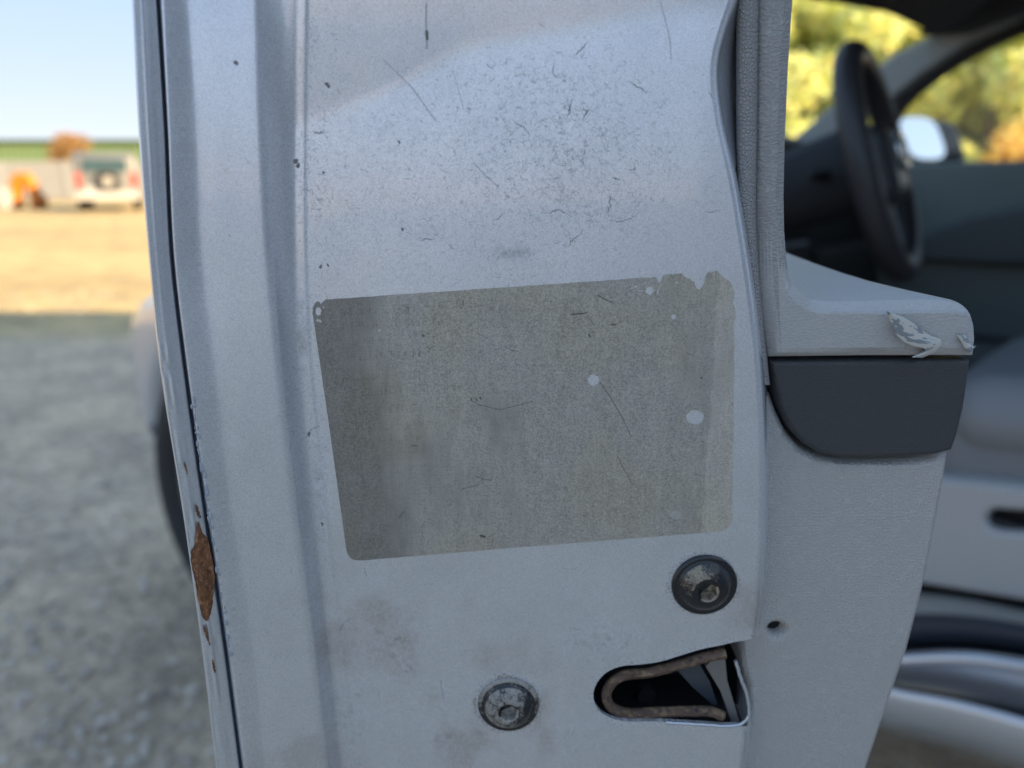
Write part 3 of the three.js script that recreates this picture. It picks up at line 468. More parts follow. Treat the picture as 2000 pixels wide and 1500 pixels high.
// the faded sticker
{
  const top = []; for (let i = 0; i <= 60; i++) top.push([lerp(636, 1278, i / 60), lerp(585, 541, i / 60) + rr(-0.5, 0.5)]);
  const ragged = [[1283, 543], [1285, 549], [1289, 553], [1292, 546], [1296, 537], [1312, 535], [1313, 538], [1316, 535], [1333, 534], [1336, 540], [1343, 543], [1349, 544], [1351, 549], [1356, 550], [1357, 557], [1361, 564], [1366, 566], [1371, 560], [1376, 552], [1378, 540], [1382, 533], [1387, 530], [1388, 534], [1391, 530], [1402, 529], [1407, 536], [1415, 543], [1426, 550], [1430, 558], [1432, 566], [1434.5, 571], [1434, 582], [1432, 588], [1432, 593], [1435, 600], [1436.5, 611], [1437, 620], [1434, 626], [1432.5, 640]].map((p) => [p[0] + rr(-0.5, 0.5), p[1] + rr(-0.5, 0.5)]);
  const right = []; for (let v = 660; v <= 1000; v += 10) right.push([1434 - 0.011 * (v - 640) + rr(-0.7, 0.7) * 1.2, v]);
  const out = [...top, ...ragged, ...right, ...smoothPts([[1430, 1006], [1427, 1022], [1417, 1033], [1404, 1037.5]], 8).map((p) => [p.x, p.y]), [1050, 1065.5], ...smoothPts([[706, 1094], [690, 1092.5], [681, 1085], [676.5, 1072]], 8).map((p) => [p.x, p.y]), [644, 838], [613, 625], [610.5, 612], [611.5, 600], [616, 591], [621, 588], [624, 590], [626, 594]];
  const makeSticker = () => {
  const s = shapeOf(out.map(([u, v]) => onZ(u + rr(-0.1, 0.1), v + rr(-0.1, 0.1), ZF)));
  const hole = (u, v, ru, rv, n, amp) => { const h = []; for (let i = 0; i < n; i++) { const a = -i / n * 6.2832, k = 1 + amp * (rnd() - 0.5); const p = onZ(u + Math.cos(a) * ru * k, v + Math.sin(a) * rv * k, ZF); h.push(V2(p.x, p.y)); } s.holes.push(new THREE.Path(h)); };
  hole(1159, 742, 11.5, 11, 40, 0.3); hole(1269, 567, 8, 8, 28, 0.5); hole(1357, 815, 17.5, 14.5, 60, 0.2); hole(1315.5, 618.5, 5, 5, 20, 0.3); hole(622, 608, 5.5, 9, 26, 0.35); hole(1284, 571, 2, 4, 10, 0.4); hole(1242, 560, 4, 1.6, 12, 0.5); hole(1250, 568, 6, 1.2, 12, 0.5); hole(625, 627, 2, 3.5, 12, 0.4); hole(632, 600, 1.5, 2.5, 10, 0.4); hole(1395, 535, 1.6, 1.6, 10, 0.3); hole(1322, 552, 4, 1.5, 12, 0.6);
  const g = new THREE.ExtrudeGeometry(s, { depth: 0.00016, bevelEnabled: false }); g.translate(0, 0, ZF + 0.00004);
  return g; };
  let g; for (let k = 0; k < 15; k++) { g = makeSticker(); const n = gaps(g, 1e-7); if (!n) break; }
  const LW = 1320, LH = 840, LX0 = onZ(600, 800, ZF).x - 0.001, LY0 = onZ(700, 1100, ZF).y - 0.001, LS = 9200;
  const cv = document.createElement('canvas'); cv.width = LW; cv.height = LH; const c = cv.getContext('2d'); c.fillStyle = '#000'; c.fillRect(0, 0, LW, LH); c.globalCompositeOperation = 'lighter'; c.lineCap = 'round';
  const l2 = (u, v) => { const p = onZ(u, v, ZF); return [(p.x - LX0) * LS, LH - (p.y - LY0) * LS]; };
  const st = (pts, w, style) => { c.strokeStyle = style; c.lineWidth = w; c.beginPath(); pts.forEach((p, i) => { const q = l2(p[0], p[1]); i ? c.lineTo(q[0], q[1]) : c.moveTo(q[0], q[1]); }); c.stroke(); };
  // ghost of the worn-off print: rows of unreadable letter remains
  const tilt = (u) => -0.064 * (u - 640);
  for (const [v0, u0, u1, h] of [[604, 665, 930, 17], [634, 665, 900, 15], [664, 690, 860, 15], [694, 680, 840, 15], [736, 670, 880, 17], [764, 690, 900, 15], [800, 690, 860, 17], [834, 700, 850, 15], [862, 710, 820, 15]])
    for (let u = u0; u < u1; u += rr(9, 13)) { if (rnd() < 0.16) continue; const v = v0 - tilt(u) * -1 + rr(-1, 1), n = 2 + Math.floor(rnd() * 3), hh = h * 0.8, wd = rr(5, 8); for (let k = 0; k < n; k++) { const a = rnd() < 0.55, x = u + (rnd() < 0.5 ? 0 : wd), y = v + hh * Math.floor(rnd() * 3) / 2, o = rnd() < 0.5 ? 0 : hh / 2; st(a ? [[x, v + o], [x + rr(-1, 1), v + o + hh * (o ? 0.5 : rr(0.5, 1))]] : [[u, y], [u + wd, y + rr(-1, 1)]], rr(1.6, 3), `rgba(${Math.floor(rr(32, 72))},0,0,1)`); } }
  for (const [pts, w, k] of [[[[1170, 745], [1190, 772], [1215, 815], [1232, 852]], 2.2, 90], [[[1130, 715], [1160, 733], [1178, 752]], 1.5, 55], [[[935, 790], [975, 800], [1010, 792], [1040, 784]], 2.2, 80], [[[920, 782], [940, 793]], 2, 60], [[[1115, 614], [1140, 612], [1146, 610]], 3, 120], [[[1147, 616], [1160, 634]], 2, 80], [[[1168, 577], [1180, 584], [1195, 590]], 2.6, 120], [[[1195, 634], [1202, 633]], 4, 130], [[[1205, 890], [1218, 915], [1235, 945]], 2, 80], [[[930, 930], [945, 936], [960, 937]], 2.4, 90], [[[902, 955], [920, 950], [935, 947]], 2.4, 80], [[[985, 676], [1000, 684], [1012, 687]], 2, 70], [[[932, 650], [952, 661]], 2, 60], [[[1150, 653], [1152, 657]], 4, 130], [[[940, 1046], [946, 1048]], 7, 140], [[[805, 870], [815, 871]], 3, 90], [[[1340, 688], [1352, 694], [1360, 684]], 2, 60], [[[1310, 888], [1318, 900]], 2, 80], [[[833, 678], [840, 680], [848, 677]], 2.2, 90], [[[826, 655], [828, 656]], 5, 140], [[[1369, 737], [1370, 738]], 4, 150], [[[920, 778], [921, 781]], 4, 110], [[[930, 779], [931, 781]], 4, 110], [[[938, 776], [939, 779]], 4, 110], [[[1430, 790], [1437, 784], [1436, 795]], 3, 120], [[[780, 1010], [790, 998]], 2.5, 80]]) st(pts, w * 1.15, `rgba(${Math.min(210, k * 1.7)},0,0,1)`);
  for (let i = 0; i < 700; i++) { const u = rr(620, 1430), v = rr(560, 1070), a = rr(0, 6.3), l = rr(1, 5), k = Math.floor(rr(20, 110)); st([[u, v], [u + Math.cos(a) * l, v + Math.sin(a) * l]], rr(1, 2.4), `rgba(${k},0,0,1)`); }
  for (let i = 0; i < 900; i++) { const u = 1110 + 330 * (rnd() + rnd() - 1), v = 620 + 110 * (rnd() + rnd() - 1), a = rr(0, 6.3), l = rr(2, 7), k = Math.floor(rr(15, 60)); st([[u, v], [u + Math.cos(a) * l, v + Math.sin(a) * l], [u + Math.cos(a + 0.7) * l * 1.6, v + Math.sin(a + 0.7) * l * 1.6]], rr(1, 2), `rgba(${k},${k >> 1},0,1)`); }
  for (const [u, v, r] of [[1320, 1005, 9], [741, 645, 2], [621, 626, 2.5], [628, 628, 1.5]]) { const q = l2(u, v); c.fillStyle = `rgba(0,0,${r > 5 ? 70 : 220},1)`; c.beginPath(); c.ellipse(q[0], q[1], r * 1.6, r * 1.5, 0, 0, 7); c.fill(); }
  for (const pts of [[[1230, 564], [1238, 561], [1244, 558]], [[1252, 555], [1260, 553]], [[1284, 575], [1290, 555]], [[1212, 558], [1213, 562]], [[1392, 608], [1396, 603], [1404, 597]], [[1200, 632], [1207, 624]], [[970, 605], [975, 590]], [[1086, 727], [1100, 728]], [[1056, 586], [1060, 582]]]) st(pts, 2.4, 'rgba(0,0,150,1)');
  const im = c.getImageData(0, 0, LW, LH).data;
  const foldU = onZ(1386, 800, ZF).x;
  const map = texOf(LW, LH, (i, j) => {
    const o = ((LH - 1 - j) * LW + i) * 4, d = im[o] / 255, br = im[o + 1] / 255, l = im[o + 2] / 255, x = i / LS, y = j / LS;
    const g1 = fbm(i / 3, j / 3, 300, 2), g2 = fbm(i / 26, j / 40, 310, 4), g3 = fbm(i / 9, j / 60, 320, 3), g4 = fbm(x * 45, y * 38, 330, 3), th = vnoise(i / 1.6, j / 40, 340) * 0.5 + vnoise(i / 40, j / 1.6, 345) * 0.5;
    const strip = sstep(x + LX0 + 0.0012 * (g2 - 0.5), foldU - 0.0006, foldU + 0.0006) * 0.16, warm = 0.5 * sstep(g4, 0.42, 0.62) + 0.3;
    let k = 0.80 + 0.6 * (g1 - 0.5) + 0.17 * (g2 - 0.5) + 0.12 * (g3 - 0.5) + 0.12 * (th - 0.5) + strip;
    let q = [0.475 * k * (1 + 0.05 * warm), 0.46 * k, 0.405 * k * (1.06 - 0.12 * warm)];
    const sheenTone = sstep(0.75 * fbm(x * 70, y * 30, 336, 4) + 0.5 * (g1 - 0.5) + 0.45 * (1 - sstep(x, 0.004, 0.05)) - 0.12 * sstep(y, 0.05, 0.08), 0.48, 0.72);  // sheen painted in: darker grain, denser towards the left
    q = q.map((t) => t * (1 - 0.38 * sheenTone));
    q = q.map((t, n) => lerp(t, [0.075, 0.065, 0.05][n], clamp(d * 1.0, 0, 0.9)));
    q = q.map((t, n) => lerp(t, [0.16, 0.13, 0.08][n], clamp(br, 0, 0.6)));
    return q.map((t) => lerp(t, 0.6, l));
  }, { srgb: true, wrap: THREE.ClampToEdgeWrapping });
  const bump = texOf(LW / 2, LH / 2, (i, j) => { const o = ((LH - 1 - j * 2) * LW + i * 2) * 4; return clamp(0.6 + 0.25 * (fbm(i / 2, j / 2, 350, 2) - 0.5) + 0.2 * (fbm(i / 20, j / 20, 352, 3) - 0.5) - im[o] / 300 + im[o + 2] / 500, 0, 1); }, { wrap: THREE.ClampToEdgeWrapping });
  { const p = g.attributes.position, uv = g.attributes.uv; for (let i = 0; i < p.count; i++) uv.setXY(i, (p.getX(i) - LX0) * LS / LW, (p.getY(i) - LY0) * LS / LH); }
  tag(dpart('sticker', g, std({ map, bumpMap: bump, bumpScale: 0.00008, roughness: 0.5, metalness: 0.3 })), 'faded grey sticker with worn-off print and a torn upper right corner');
}
// bolts
function bolt(u, v, R, dustLitTone, cover, k0, label) {
  const p = onZ(u, v, ZF), g = [];
  const prof = [[R, 0], [R, 0.0007], [R * 0.975, 0.0011], [R * 0.93, 0.00135], [R * 0.86, 0.0014], [R * 0.82, 0.0016], [R * 0.76, 0.0024], [R * 0.66, 0.0036], [R * 0.54, 0.0045], [R * 0.42, 0.0050], [R * 0.355, 0.0051]];
  const pc = smoothPts(prof.map((q) => [q[0], q[1]]), 40).map((q) => V2(q.x, q.y));
  const dome = new THREE.LatheGeometry(pc, 72); dome.rotateX(Math.PI / 2); 
  g.push(dome);
  // hexagonal socket
  const r0 = R * 0.36, hex = R * 0.31, N = 72, rows = [[], [], []];
  for (let i = 0; i <= N; i++) { const a = i / N * Math.PI * 2, seg = ((a + k0) % (Math.PI / 3)) - Math.PI / 6, rh = hex * Math.cos(Math.PI / 6) / Math.cos(seg); rows[0].push(V3(Math.cos(a) * r0, Math.sin(a) * r0, 0.0051)); rows[1].push(V3(Math.cos(a) * rh, Math.sin(a) * rh, 0.0047)); rows[2].push(V3(Math.cos(a) * rh * 0.96, Math.sin(a) * rh * 0.96, 0.0018)); }
  g.push(loft(rows, null, 0.5), new THREE.CircleGeometry(hex, 24).translate(0, 0, 0.0019));
  for (const q of g) { const P = q.attributes.position, uv = new Float32Array(P.count * 2); for (let i = 0; i < P.count; i++) { uv[i * 2] = P.getX(i) / (2.1 * R) + 0.5; uv[i * 2 + 1] = P.getY(i) / (2.1 * R) + 0.5; } q.setAttribute('uv', new THREE.BufferAttribute(uv, 2)); }
  const S = 256, cov = (i, j) => { const x = (i / S - 0.5) * 2.1, y = (j / S - 0.5) * 2.1, rd = Math.hypot(x, y), n = fbm(i / 14, j / 14, 400 + k0 * 100, 4), f = fbm(i / 3, j / 3, 420, 2); return clamp(sstep(0.5 * n + 0.35 * (f - 0.5) + cover(x, y, rd), 0.3, 0.62), 0, 1); };
  const map = texOf(S, S, (i, j) => { const c = cov(i, j), f = 0.7 + 0.6 * fbm(i / 4, j / 4, 430, 2); return [lerp(0.012, dustLitTone[0] * f, c), lerp(0.013, dustLitTone[1] * f, c), lerp(0.017, dustLitTone[2] * f, c)]; }, { srgb: true, wrap: THREE.ClampToEdgeWrapping });
  const rough = texOf(S, S, (i, j) => { const c = cov(i, j); return [1, lerp(0.24 + 0.12 * fbm(i / 5, j / 5, 440, 2), 0.85, c), 0.2 * (1 - c)]; }, { wrap: THREE.ClampToEdgeWrapping });
  const bump = texOf(S, S, (i, j) => 0.4 * cov(i, j) + 0.5 * fbm(i / 5, j / 5, 450, 3), { wrap: THREE.ClampToEdgeWrapping });
  const all = merge(g); all.rotateZ(0); all.translate(p.x, p.y, ZF);
  tag(dpart('bolt', all, std({ map, roughnessMap: rough, metalnessMap: rough, bumpMap: bump, bumpScale: 0.00008, roughness: 1, metalness: 1, clearcoat: 0.25, clearcoatRoughness: 0.2 })), label);
}
bolt(1375, 1141, 0.0104, [0.28, 0.235, 0.17], (x, y, r) => (r > 0.42 && r < 0.78 ? 0.42 - 0.7 * Math.hypot(x + 0.34, y - 0.46) : r < 0.34 ? (x - y > 0.08 ? 0.3 : -0.45) : -0.45) + (r > 0.93 && y > 0.1 ? 0.3 : 0), 0.3, 'black button-head bolt dusty on its upper left');  // dome dust is real; dark and lit sides of the socket are painted in
bolt(993, 1374, 0.0102, [0.30, 0.28, 0.25], (x, y, r) => (r < 0.33 ? (x * 0.5 - y > 0.02 ? 0.35 : -0.4) : r < 0.76 ? 0.27 - 0.6 * Math.max(0, x - y * 0.5 - 0.1) : r < 0.88 ? 0.03 : 0.16 + 0.3 * y), 0.8, 'button-head bolt caked with grey dust');  // real dust, but the lit lower side of the socket is painted
// latch slot: dark cavity, worn rubber guard, latch fork
{
  const rub = texOf(512, 128, (i, j) => { const a = fbm(i / 26, j / 30, 500, 4), b = fbm(i / 8, j / 16, 510, 3), k = 0.6 + 0.8 * (a - 0.4), w = sstep(b, 0.56, 0.66), e = sstep(b, 0.2, 0.27); return [lerp(0.03, lerp(0.15, 0.27, w) * k, e), lerp(0.026, lerp(0.095, 0.18, w) * k, e), lerp(0.026, lerp(0.07, 0.105, w) * k, e)]; }, { srgb: true });
  rub.repeat.set(1, 1);
  const path = smoothPts([[1417, 1275], [1375, 1284], [1320, 1300], [1262, 1314], [1222, 1318], [1197, 1331], [1184, 1356], [1194, 1381], [1224, 1392], [1280, 1391], [1340, 1389], [1390, 1390], [1412, 1398]], 60).map((p) => onZ(p.x, p.y, ZF - 0.0030));
  const g = new THREE.TubeGeometry(new THREE.CatmullRomCurve3(path), 140, 0.00175, 14);
  { const p = g.attributes.position, n = g.attributes.normal; for (let i = 0; i < p.count; i++) { const k = 0.0004 * (fbm(p.getX(i) * 900, p.getY(i) * 900, 520, 3) - 0.5); p.setXYZ(i, p.getX(i) + n.getX(i) * k, p.getY(i) + n.getY(i) * k, p.getZ(i) + n.getZ(i) * k); } g.computeVertexNormals(); }
  tag(dpart('slot_guard', g, std({ map: rub, roughness: 0.8 })), 'worn brown rubber guard round the latch slot');
  const poly = (pts, z, d, m, name, bev = 0) => { const e = extrude(shapeOf(pts.map(([u, v]) => onZ(u, v, z))), d, { bevel: bev, seg: 2 }); e.translate(0, 0, z - d); return dpart(name, triUV(e), m); };
  const black = std({ color: [0.010, 0.011, 0.014], roughness: 0.6 });
  // the cavity is a real open box behind the sheet
  const a = onZ(1130, 1240, ZF - 0.002), b = onZ(1462, 1436, ZF - 0.002), D = 0.035, box = [];
  const wall = (x0, y0, z0, x1, y1, z1) => box.push(triUV(new THREE.BoxGeometry(Math.abs(x1 - x0), Math.abs(y1 - y0), Math.abs(z1 - z0)).translate((x0 + x1) / 2, (y0 + y1) / 2, (z0 + z1) / 2)));
  wall(a.x, b.y, ZF - D, b.x, a.y, ZF - D - 0.002); wall(a.x - 0.001, b.y, ZF - D, a.x, a.y, ZF - 0.003); wall(a.x, a.y, ZF - D, b.x, a.y + 0.001, ZF - 0.003); wall(a.x, b.y - 0.001, ZF - D, b.x, b.y, ZF - 0.003); wall(b.x, b.y, ZF - D, b.x + 0.001, a.y, ZF - 0.018);
  dpart('latch_housing', merge(box), black);
  const lf = std({ color: [0.20, 0.19, 0.185], roughness: 0.5, metalness: 0.3 });
  poly([[1378, 1302], [1415, 1264], [1421, 1330], [1447, 1418], [1431, 1420], [1408, 1352]], ZF - 0.0055, 0.003, lf, 'latch_fork', 0.0004);
  poly([[1318, 1304], [1366, 1296], [1386, 1330], [1402, 1376], [1392, 1378], [1350, 1340]], ZF - 0.009, 0.001, std({ color: [0.05, 0.06, 0.075], roughness: 0.25 }), 'latch_plate', 0.0002);
  mesh('latch_rivet', onDoor(new THREE.CylinderGeometry(0.0032, 0.0036, 0.003, 20).rotateX(Math.PI / 2).translate(onZ(1262, 1356, ZF - 0.02).x, onZ(1262, 1356, ZF - 0.02).y, ZF - 0.02)), std({ color: [0.05, 0.05, 0.055], roughness: 0.35, metalness: 0.6 }), door);
}

// ---------------------------------------------------------------- door: trim on the cabin side
const vinyl = std({ color: [0.43, 0.422, 0.41], roughness: 0.5, bumpMap: grainTex, bumpScale: 0.00025, sheen: 0.2, sheenRoughness: 0.6 });
const vinylShaded = std({ map: creaseMap(0.31, 0.41), roughness: 0.6, bumpMap: wrinkleTex, bumpScale: -0.0002 });  // darker copy of the armrest vinyl, with its shade painted in
const vinylSoft = std({ map: creaseMap(0.40, 0.44), roughness: 0.45, bumpMap: wrinkleTex, bumpScale: -0.0001 });
const zpoly = (pts, z, depth, o) => { const e = extrude(shapeOf(pts.map(([u, v]) => onZ(u, v, z))), depth, o); e.translate(0, 0, z - depth); return e; };
{
  // weather strip between metal and trim, pebbled rubber
  const rows = []; for (let v = -160; v <= 760; v += 12) { const l = Math.max(1437, cR(Math.min(v, 700)) - 12), r = curve([[0, 1484], [300, 1480], [450, 1479], [600, 1489], [760, 1505]])(v), w = r - l; rows.push([[0, -0.03], [0, -0.013], [0.06, -0.0085], [0.2, -0.0062], [0.5, -0.0052], [0.8, -0.0062], [0.94, -0.0085], [1, -0.013], [1.02, -0.04]].map(([k, dz]) => onZ(l + k * w, v, ZF + dz + 0.0007))); }
  const g = loft(rows.map((r) => new THREE.CatmullRomCurve3(r, false, 'centripetal').getPoints(28)));
  dpart('weather_strip', g, std({ color: [0.31, 0.305, 0.305], roughness: 0.6, bumpMap: grainTex, bumpScale: 0.0004 }));
}
{
  // upper trim and armrest in one skin, running forward along the door
  const z = -0.2265, out = [[1484, -160], [1566, -160], [1558, 0], [1549, 130], [1543, 260], [1540, 380], [1541, 450], [1545, 505], [1553, 545], [1570, 573], [1598, 588], [1640, 591], [1720, 590], [1800, 588], [1850, 588], [1879, 592], [1902, 606], [1913, 630], [1916, 662], [1912, 701], [1700, 701], [1506, 703], [1495, 640], [1487, 560], [1481, 450], [1481, 300]];
  const dense = [...out.slice(0, 7), ...smoothPts(out.slice(7, 13), 12).map((p) => [p.x, p.y]), out[13], ...smoothPts(out.slice(14, 19), 12).map((p) => [p.x, p.y]), ...out.slice(19)];
  const e = zpoly(dense, z, 0.72, { bevel: 0.0036, bevelD: 0.0055, seg: 6, steps: 48, crease: 0 });
  const p = e.attributes.position, xs = onZ(1545, 500, z).x, yTop = onZ(1600, 470, z).y;
  const kOf = curve([[0, 1], [0.01, 0.985], [0.03, 0.82], [0.08, 0.62], [0.2, 0.5], [0.72, 0.42]]), dyOf = curve([[0, 0], [0.02, 0.0006], [0.08, 0.005], [0.2, 0.014], [0.72, 0.02]]);
  for (let i = 0; i < p.count; i++) { const x = p.getX(i), d = z - p.getZ(i); if (x > xs && p.getY(i) < yTop + 0.02) { p.setX(i, xs + (x - xs) * kOf(d)); } if (x > xs) p.setY(i, p.getY(i) + dyOf(d) * sstep(x, xs, xs + 0.015)); }
  e.deleteAttribute('normal'); let g = mergeVertices(e, 1e-5); g.computeVertexNormals(); g = flatCaps(toCreasedNormals(g, 1.0));
  triUV(g);
  // same skin, two tones: shade painted into the upper trim, armrest paler
  const P = g.attributes.position, lim = onZ(1500, 520, z).y, A = [], B = [];
  for (let f = 0; f < P.count; f += 3) ((P.getY(f) + P.getY(f + 1) + P.getY(f + 2)) / 3 > lim ? A : B).push(f);
  const pick = (fs) => { const q = new THREE.BufferGeometry(); for (const k of ['position', 'normal', 'uv']) { const s = g.attributes[k], n = s.itemSize, arr = new Float32Array(fs.length * 3 * n); fs.forEach((f, i) => { for (let j = 0; j < 3 * n; j++) arr[i * 3 * n + j] = s.array[f * n + j]; }); q.setAttribute(k, new THREE.BufferAttribute(arr, n)); } return q; };
  dpart('upper_trim', pick(A), vinylShaded);
  dpart('armrest', pick(B), vinylSoft);
}
{
  const z = -0.2285, g = zpoly([[1505, 706], [1897, 703], [1893, 740], [1884, 800], [1872, 850], [1861, 880], [1830, 889], [1760, 894], [1690, 896], [1640, 895], [1600, 886], [1570, 868], [1545, 840], [1526, 800], [1514, 755]], z, 0.25, { bevel: 0.0016, seg: 4 });
  dpart('grip_cover', triUV(g), std({ color: [0.044, 0.046, 0.052], roughness: 0.5, bumpMap: grainTex, bumpScale: 0.0001 }));
}
{
  const z = -0.2315, out = [[1440, 770], [1506, 770], [1519, 806], [1538, 845], [1564, 876], [1598, 894], [1640, 903], [1700, 904], [1770, 902], [1830, 896], [1854, 884], [1853, 905], [1846, 950], [1834, 1015], [1818, 1100], [1800, 1180], [1776, 1270], [1750, 1345], [1722, 1425], [1697, 1500], [1676, 1560], [1600, 1800], [1440, 1800], [1428, 1500], [1440, 1432], [1457, 1416], [1463, 1400], [1460, 1340], [1449, 1300], [1446, 1262], [1440, 1240]];
  const s = shapeOf(out.map(([u, v]) => onZ(u, v, z))), h = [];
  for (let i = 0; i < 28; i++) { const a = -i / 28 * 6.2832, p = onZ(1517 + Math.cos(a) * 14.5, 1231 + Math.sin(a) * 12, z); h.push(V2(p.x, p.y)); }
  s.holes.push(new THREE.Path(h));
  const e = extrude(s, 0.6, { bevel: 0.0022, bevelD: 0.0032, seg: 6 }); e.translate(0, 0, z - 0.6);
  dpart('lower_trim', triUV(e), vinyl);
  const c = onZ(1516, 1230, z);
  dpart('hole_shade_disc', new THREE.CylinderGeometry(0.0038, 0.0038, 0.001, 20).rotateX(Math.PI / 2).translate(c.x, c.y, z - 0.0052), std({ color: [0.01, 0.01, 0.012], roughness: 0.9 }));  // black disc set in the screw hole to paint its dark depth
}
{
  // torn vinyl: a flap hanging from the corner of the armrest
  const z = -0.2262, lift = (pts, m, name, label) => {
    const rows = pts.map(([a, b]) => { const r = []; for (let k = 0; k <= 8; k++) { const t = k / 8, u = lerp(a[0], b[0], t), v = lerp(a[1], b[1], t), d = 0.62 * lerp(a[2], b[2], t) + 0.0006 * Math.sin(t * 3.1416) + 0.0006 * (fbm(u / 6, v / 6, 600, 2) - 0.5); r.push(onZ(u, v, z + d)); } return r; });
    const f = loft(rows), bk = f.clone(); { const n = f.attributes.normal, p = bk.attributes.position; for (let i = 0; i < p.count; i++) p.setZ(i, p.getZ(i) - 0.0005); }
    const q = merge([f, bk]); return tag(dpart(name, q, m), label);
  };
  const back = texOf(128, 128, (i, j) => { const a = fbm(i / 16, j / 16, 610, 3), k = sstep(a, 0.56, 0.64); return [lerp(0.52, 0.22, k), lerp(0.51, 0.25, k), lerp(0.475, 0.27, k)]; }, { srgb: true, repeat: [1 / 0.012, 1 / 0.012] });
  const m = std({ map: back, roughness: 0.75 });
  lift([[[1733, 608, 0.0066], [1739, 611, 0.0066]], [[1741, 632, 0.0058], [1764, 619, 0.0050]], [[1752, 655, 0.0052], [1786, 632, 0.0036]], [[1766, 668, 0.0046], [1802, 646, 0.0026]], [[1784, 676, 0.0038], [1818, 656, 0.0014]], [[1804, 680, 0.0032], [1838, 662, 0.0006]], [[1808, 684, 0.0026], [1840, 674, 0.0004]], [[1796, 692, 0.0022], [1824, 690, 0.0003]], [[1782, 698, 0.002], [1800, 699, 0.0003]]], m, 'torn_flap', 'pale torn vinyl flap curling off the armrest corner');
  lift([[[1870, 655, 0.001], [1880, 652, 0.0016]], [[1876, 664, 0.0028], [1890, 660, 0.0004]], [[1882, 674, 0.0016], [1895, 672, 0.0022]], [[1888, 686, 0.0026], [1903, 678, 0.0005]], [[1894, 690, 0.0006], [1908, 674, 0.0012]]], m, 'crumpled_vinyl', 'crumpled scuffed vinyl at the outer corner of the armrest');
}

// ---------------------------------------------------------------- cabin, in the car's own axes (x = r, y, z = -w)
const cpart = (name, g, m, parent = car) => mesh(name, g, m, parent);
const onSide = (pts, w, thick, o) => { const e = extrude(shapeOf(pts.map(([r, y]) => V3(r, y))), thick, o); e.translate(0, 0, -w - thick); return e; };   // outline in (r, y), from w to w + thick
const gapRubber = std({ color: [0.018, 0.019, 0.022], roughness: 0.6 }), trimGrey = std({ color: [0.30, 0.31, 0.31], roughness: 0.6 }), cabinDark = std({ color: [0.022, 0.023, 0.026], roughness: 0.65 }), cabinBlack = std({ color: [0.012, 0.012, 0.014], roughness: 0.7 });
{
  // steering wheel
  const wh = group('steering_wheel', car); wh.position.set(0.398, 1.168, -0.38); wh.rotation.y = 0.17;
  const tilt = THREE.MathUtils.degToRad(18.4), turn = (g) => { g.rotateY(Math.PI / 2); g.rotateZ(tilt); return g; };      // wheel axis: towards the rear and up
  const rim = new THREE.TorusGeometry(0.178, 0.021, 20, 96);
  cpart('rim', turn(rim), std({ color: [0.028, 0.026, 0.028], roughness: 0.5 }), wh);
  const hub = new RoundedBoxGeometry(0.17, 0.13, 0.07, 5, 0.03); hub.translate(0, -0.005, -0.005);
  cpart('hub', turn(hub), std({ color: [0.03, 0.03, 0.033], roughness: 0.5 }), wh);
  for (const [x, y, a, l] of [[-0.125, 0.01, 0, 0.11], [0.125, 0.01, 0, 0.11], [-0.05, -0.115, 1.25, 0.13], [0.05, -0.115, -1.25, 0.13]]) cpart('spoke', turn(new RoundedBoxGeometry(l, 0.036, 0.022, 3, 0.009).rotateZ(a).translate(x, y, -0.012)), std({ color: [0.03, 0.03, 0.033], roughness: 0.45 }), wh);
  cpart('emblem', turn(new THREE.TorusGeometry(0.026, 0.007, 10, 32).scale(1.3, 1, 1).translate(0, 0.01, 0.034)), std({ color: [0.7, 0.7, 0.72], metalness: 0.9, roughness: 0.25 }), wh);
  for (const s of [-1, 1]) cpart('button_pad', turn(new RoundedBoxGeometry(0.05, 0.03, 0.01, 2, 0.004).translate(s * 0.11, 0.012, 0.004)), std({ color: [0.34, 0.34, 0.35], metalness: 0.5, roughness: 0.35 }), wh);
  const col = new THREE.CylinderGeometry(0.055, 0.075, 0.32, 24).rotateZ(Math.PI / 2 + tilt).translate(-0.18, -0.06, 0);
  cpart('column', col, cabinBlack, wh);
  for (const s of [-1, 1]) cpart('stalk', new THREE.CylinderGeometry(0.008, 0.011, 0.16, 12).rotateX(Math.PI / 2).translate(-0.07, -0.02, s * 0.11), cabinBlack, wh);
}
{
  const d = group('dashboard', car);
  cpart('dash_body', onSide([[-0.55, 1.17], [-0.2, 1.195], [0.0, 1.19], [0.06, 1.165], [0.10, 1.10], [0.105, 1.04], [0.075, 0.99], [0.07, 0.90], [0.10, 0.86], [0.06, 0.72], [-0.1, 0.62], [-0.55, 0.62]], 0.06, 1.34, { bevel: 0.015, seg: 3 }), cabinDark, d);
  cpart('instrument_hood', onSide([[-0.05, 1.18], [0.0, 1.245], [0.12, 1.235], [0.19, 1.21], [0.185, 1.195], [0.09, 1.17]], 0.17, 0.42, { bevel: 0.005, seg: 3 }), cabinDark, d);
  cpart('glove_box', onSide([[0.07, 0.98], [0.115, 0.965], [0.118, 0.84], [0.09, 0.80]], 0.9, 0.42, { bevel: 0.01, seg: 3 }), std({ color: [0.03, 0.031, 0.034], roughness: 0.6 }), d);
  for (const w of [0.72, 1.2]) { const f = cpart('air_vent', new RoundedBoxGeometry(0.02, 0.075, 0.14, 3, 0.008).translate(0.108, 1.075, -w), cabinBlack, d); for (let k = 0; k < 3; k++) cpart('vent_slat', new THREE.BoxGeometry(0.012, 0.006, 0.125).translate(0.116, 1.053 + k * 0.022, -w), cabinDark, f); }
  cpart('radio', new RoundedBoxGeometry(0.02, 0.10, 0.2, 3, 0.006).translate(0.1, 0.95, -0.74), std({ color: [0.05, 0.052, 0.056], roughness: 0.3 }), d);
}
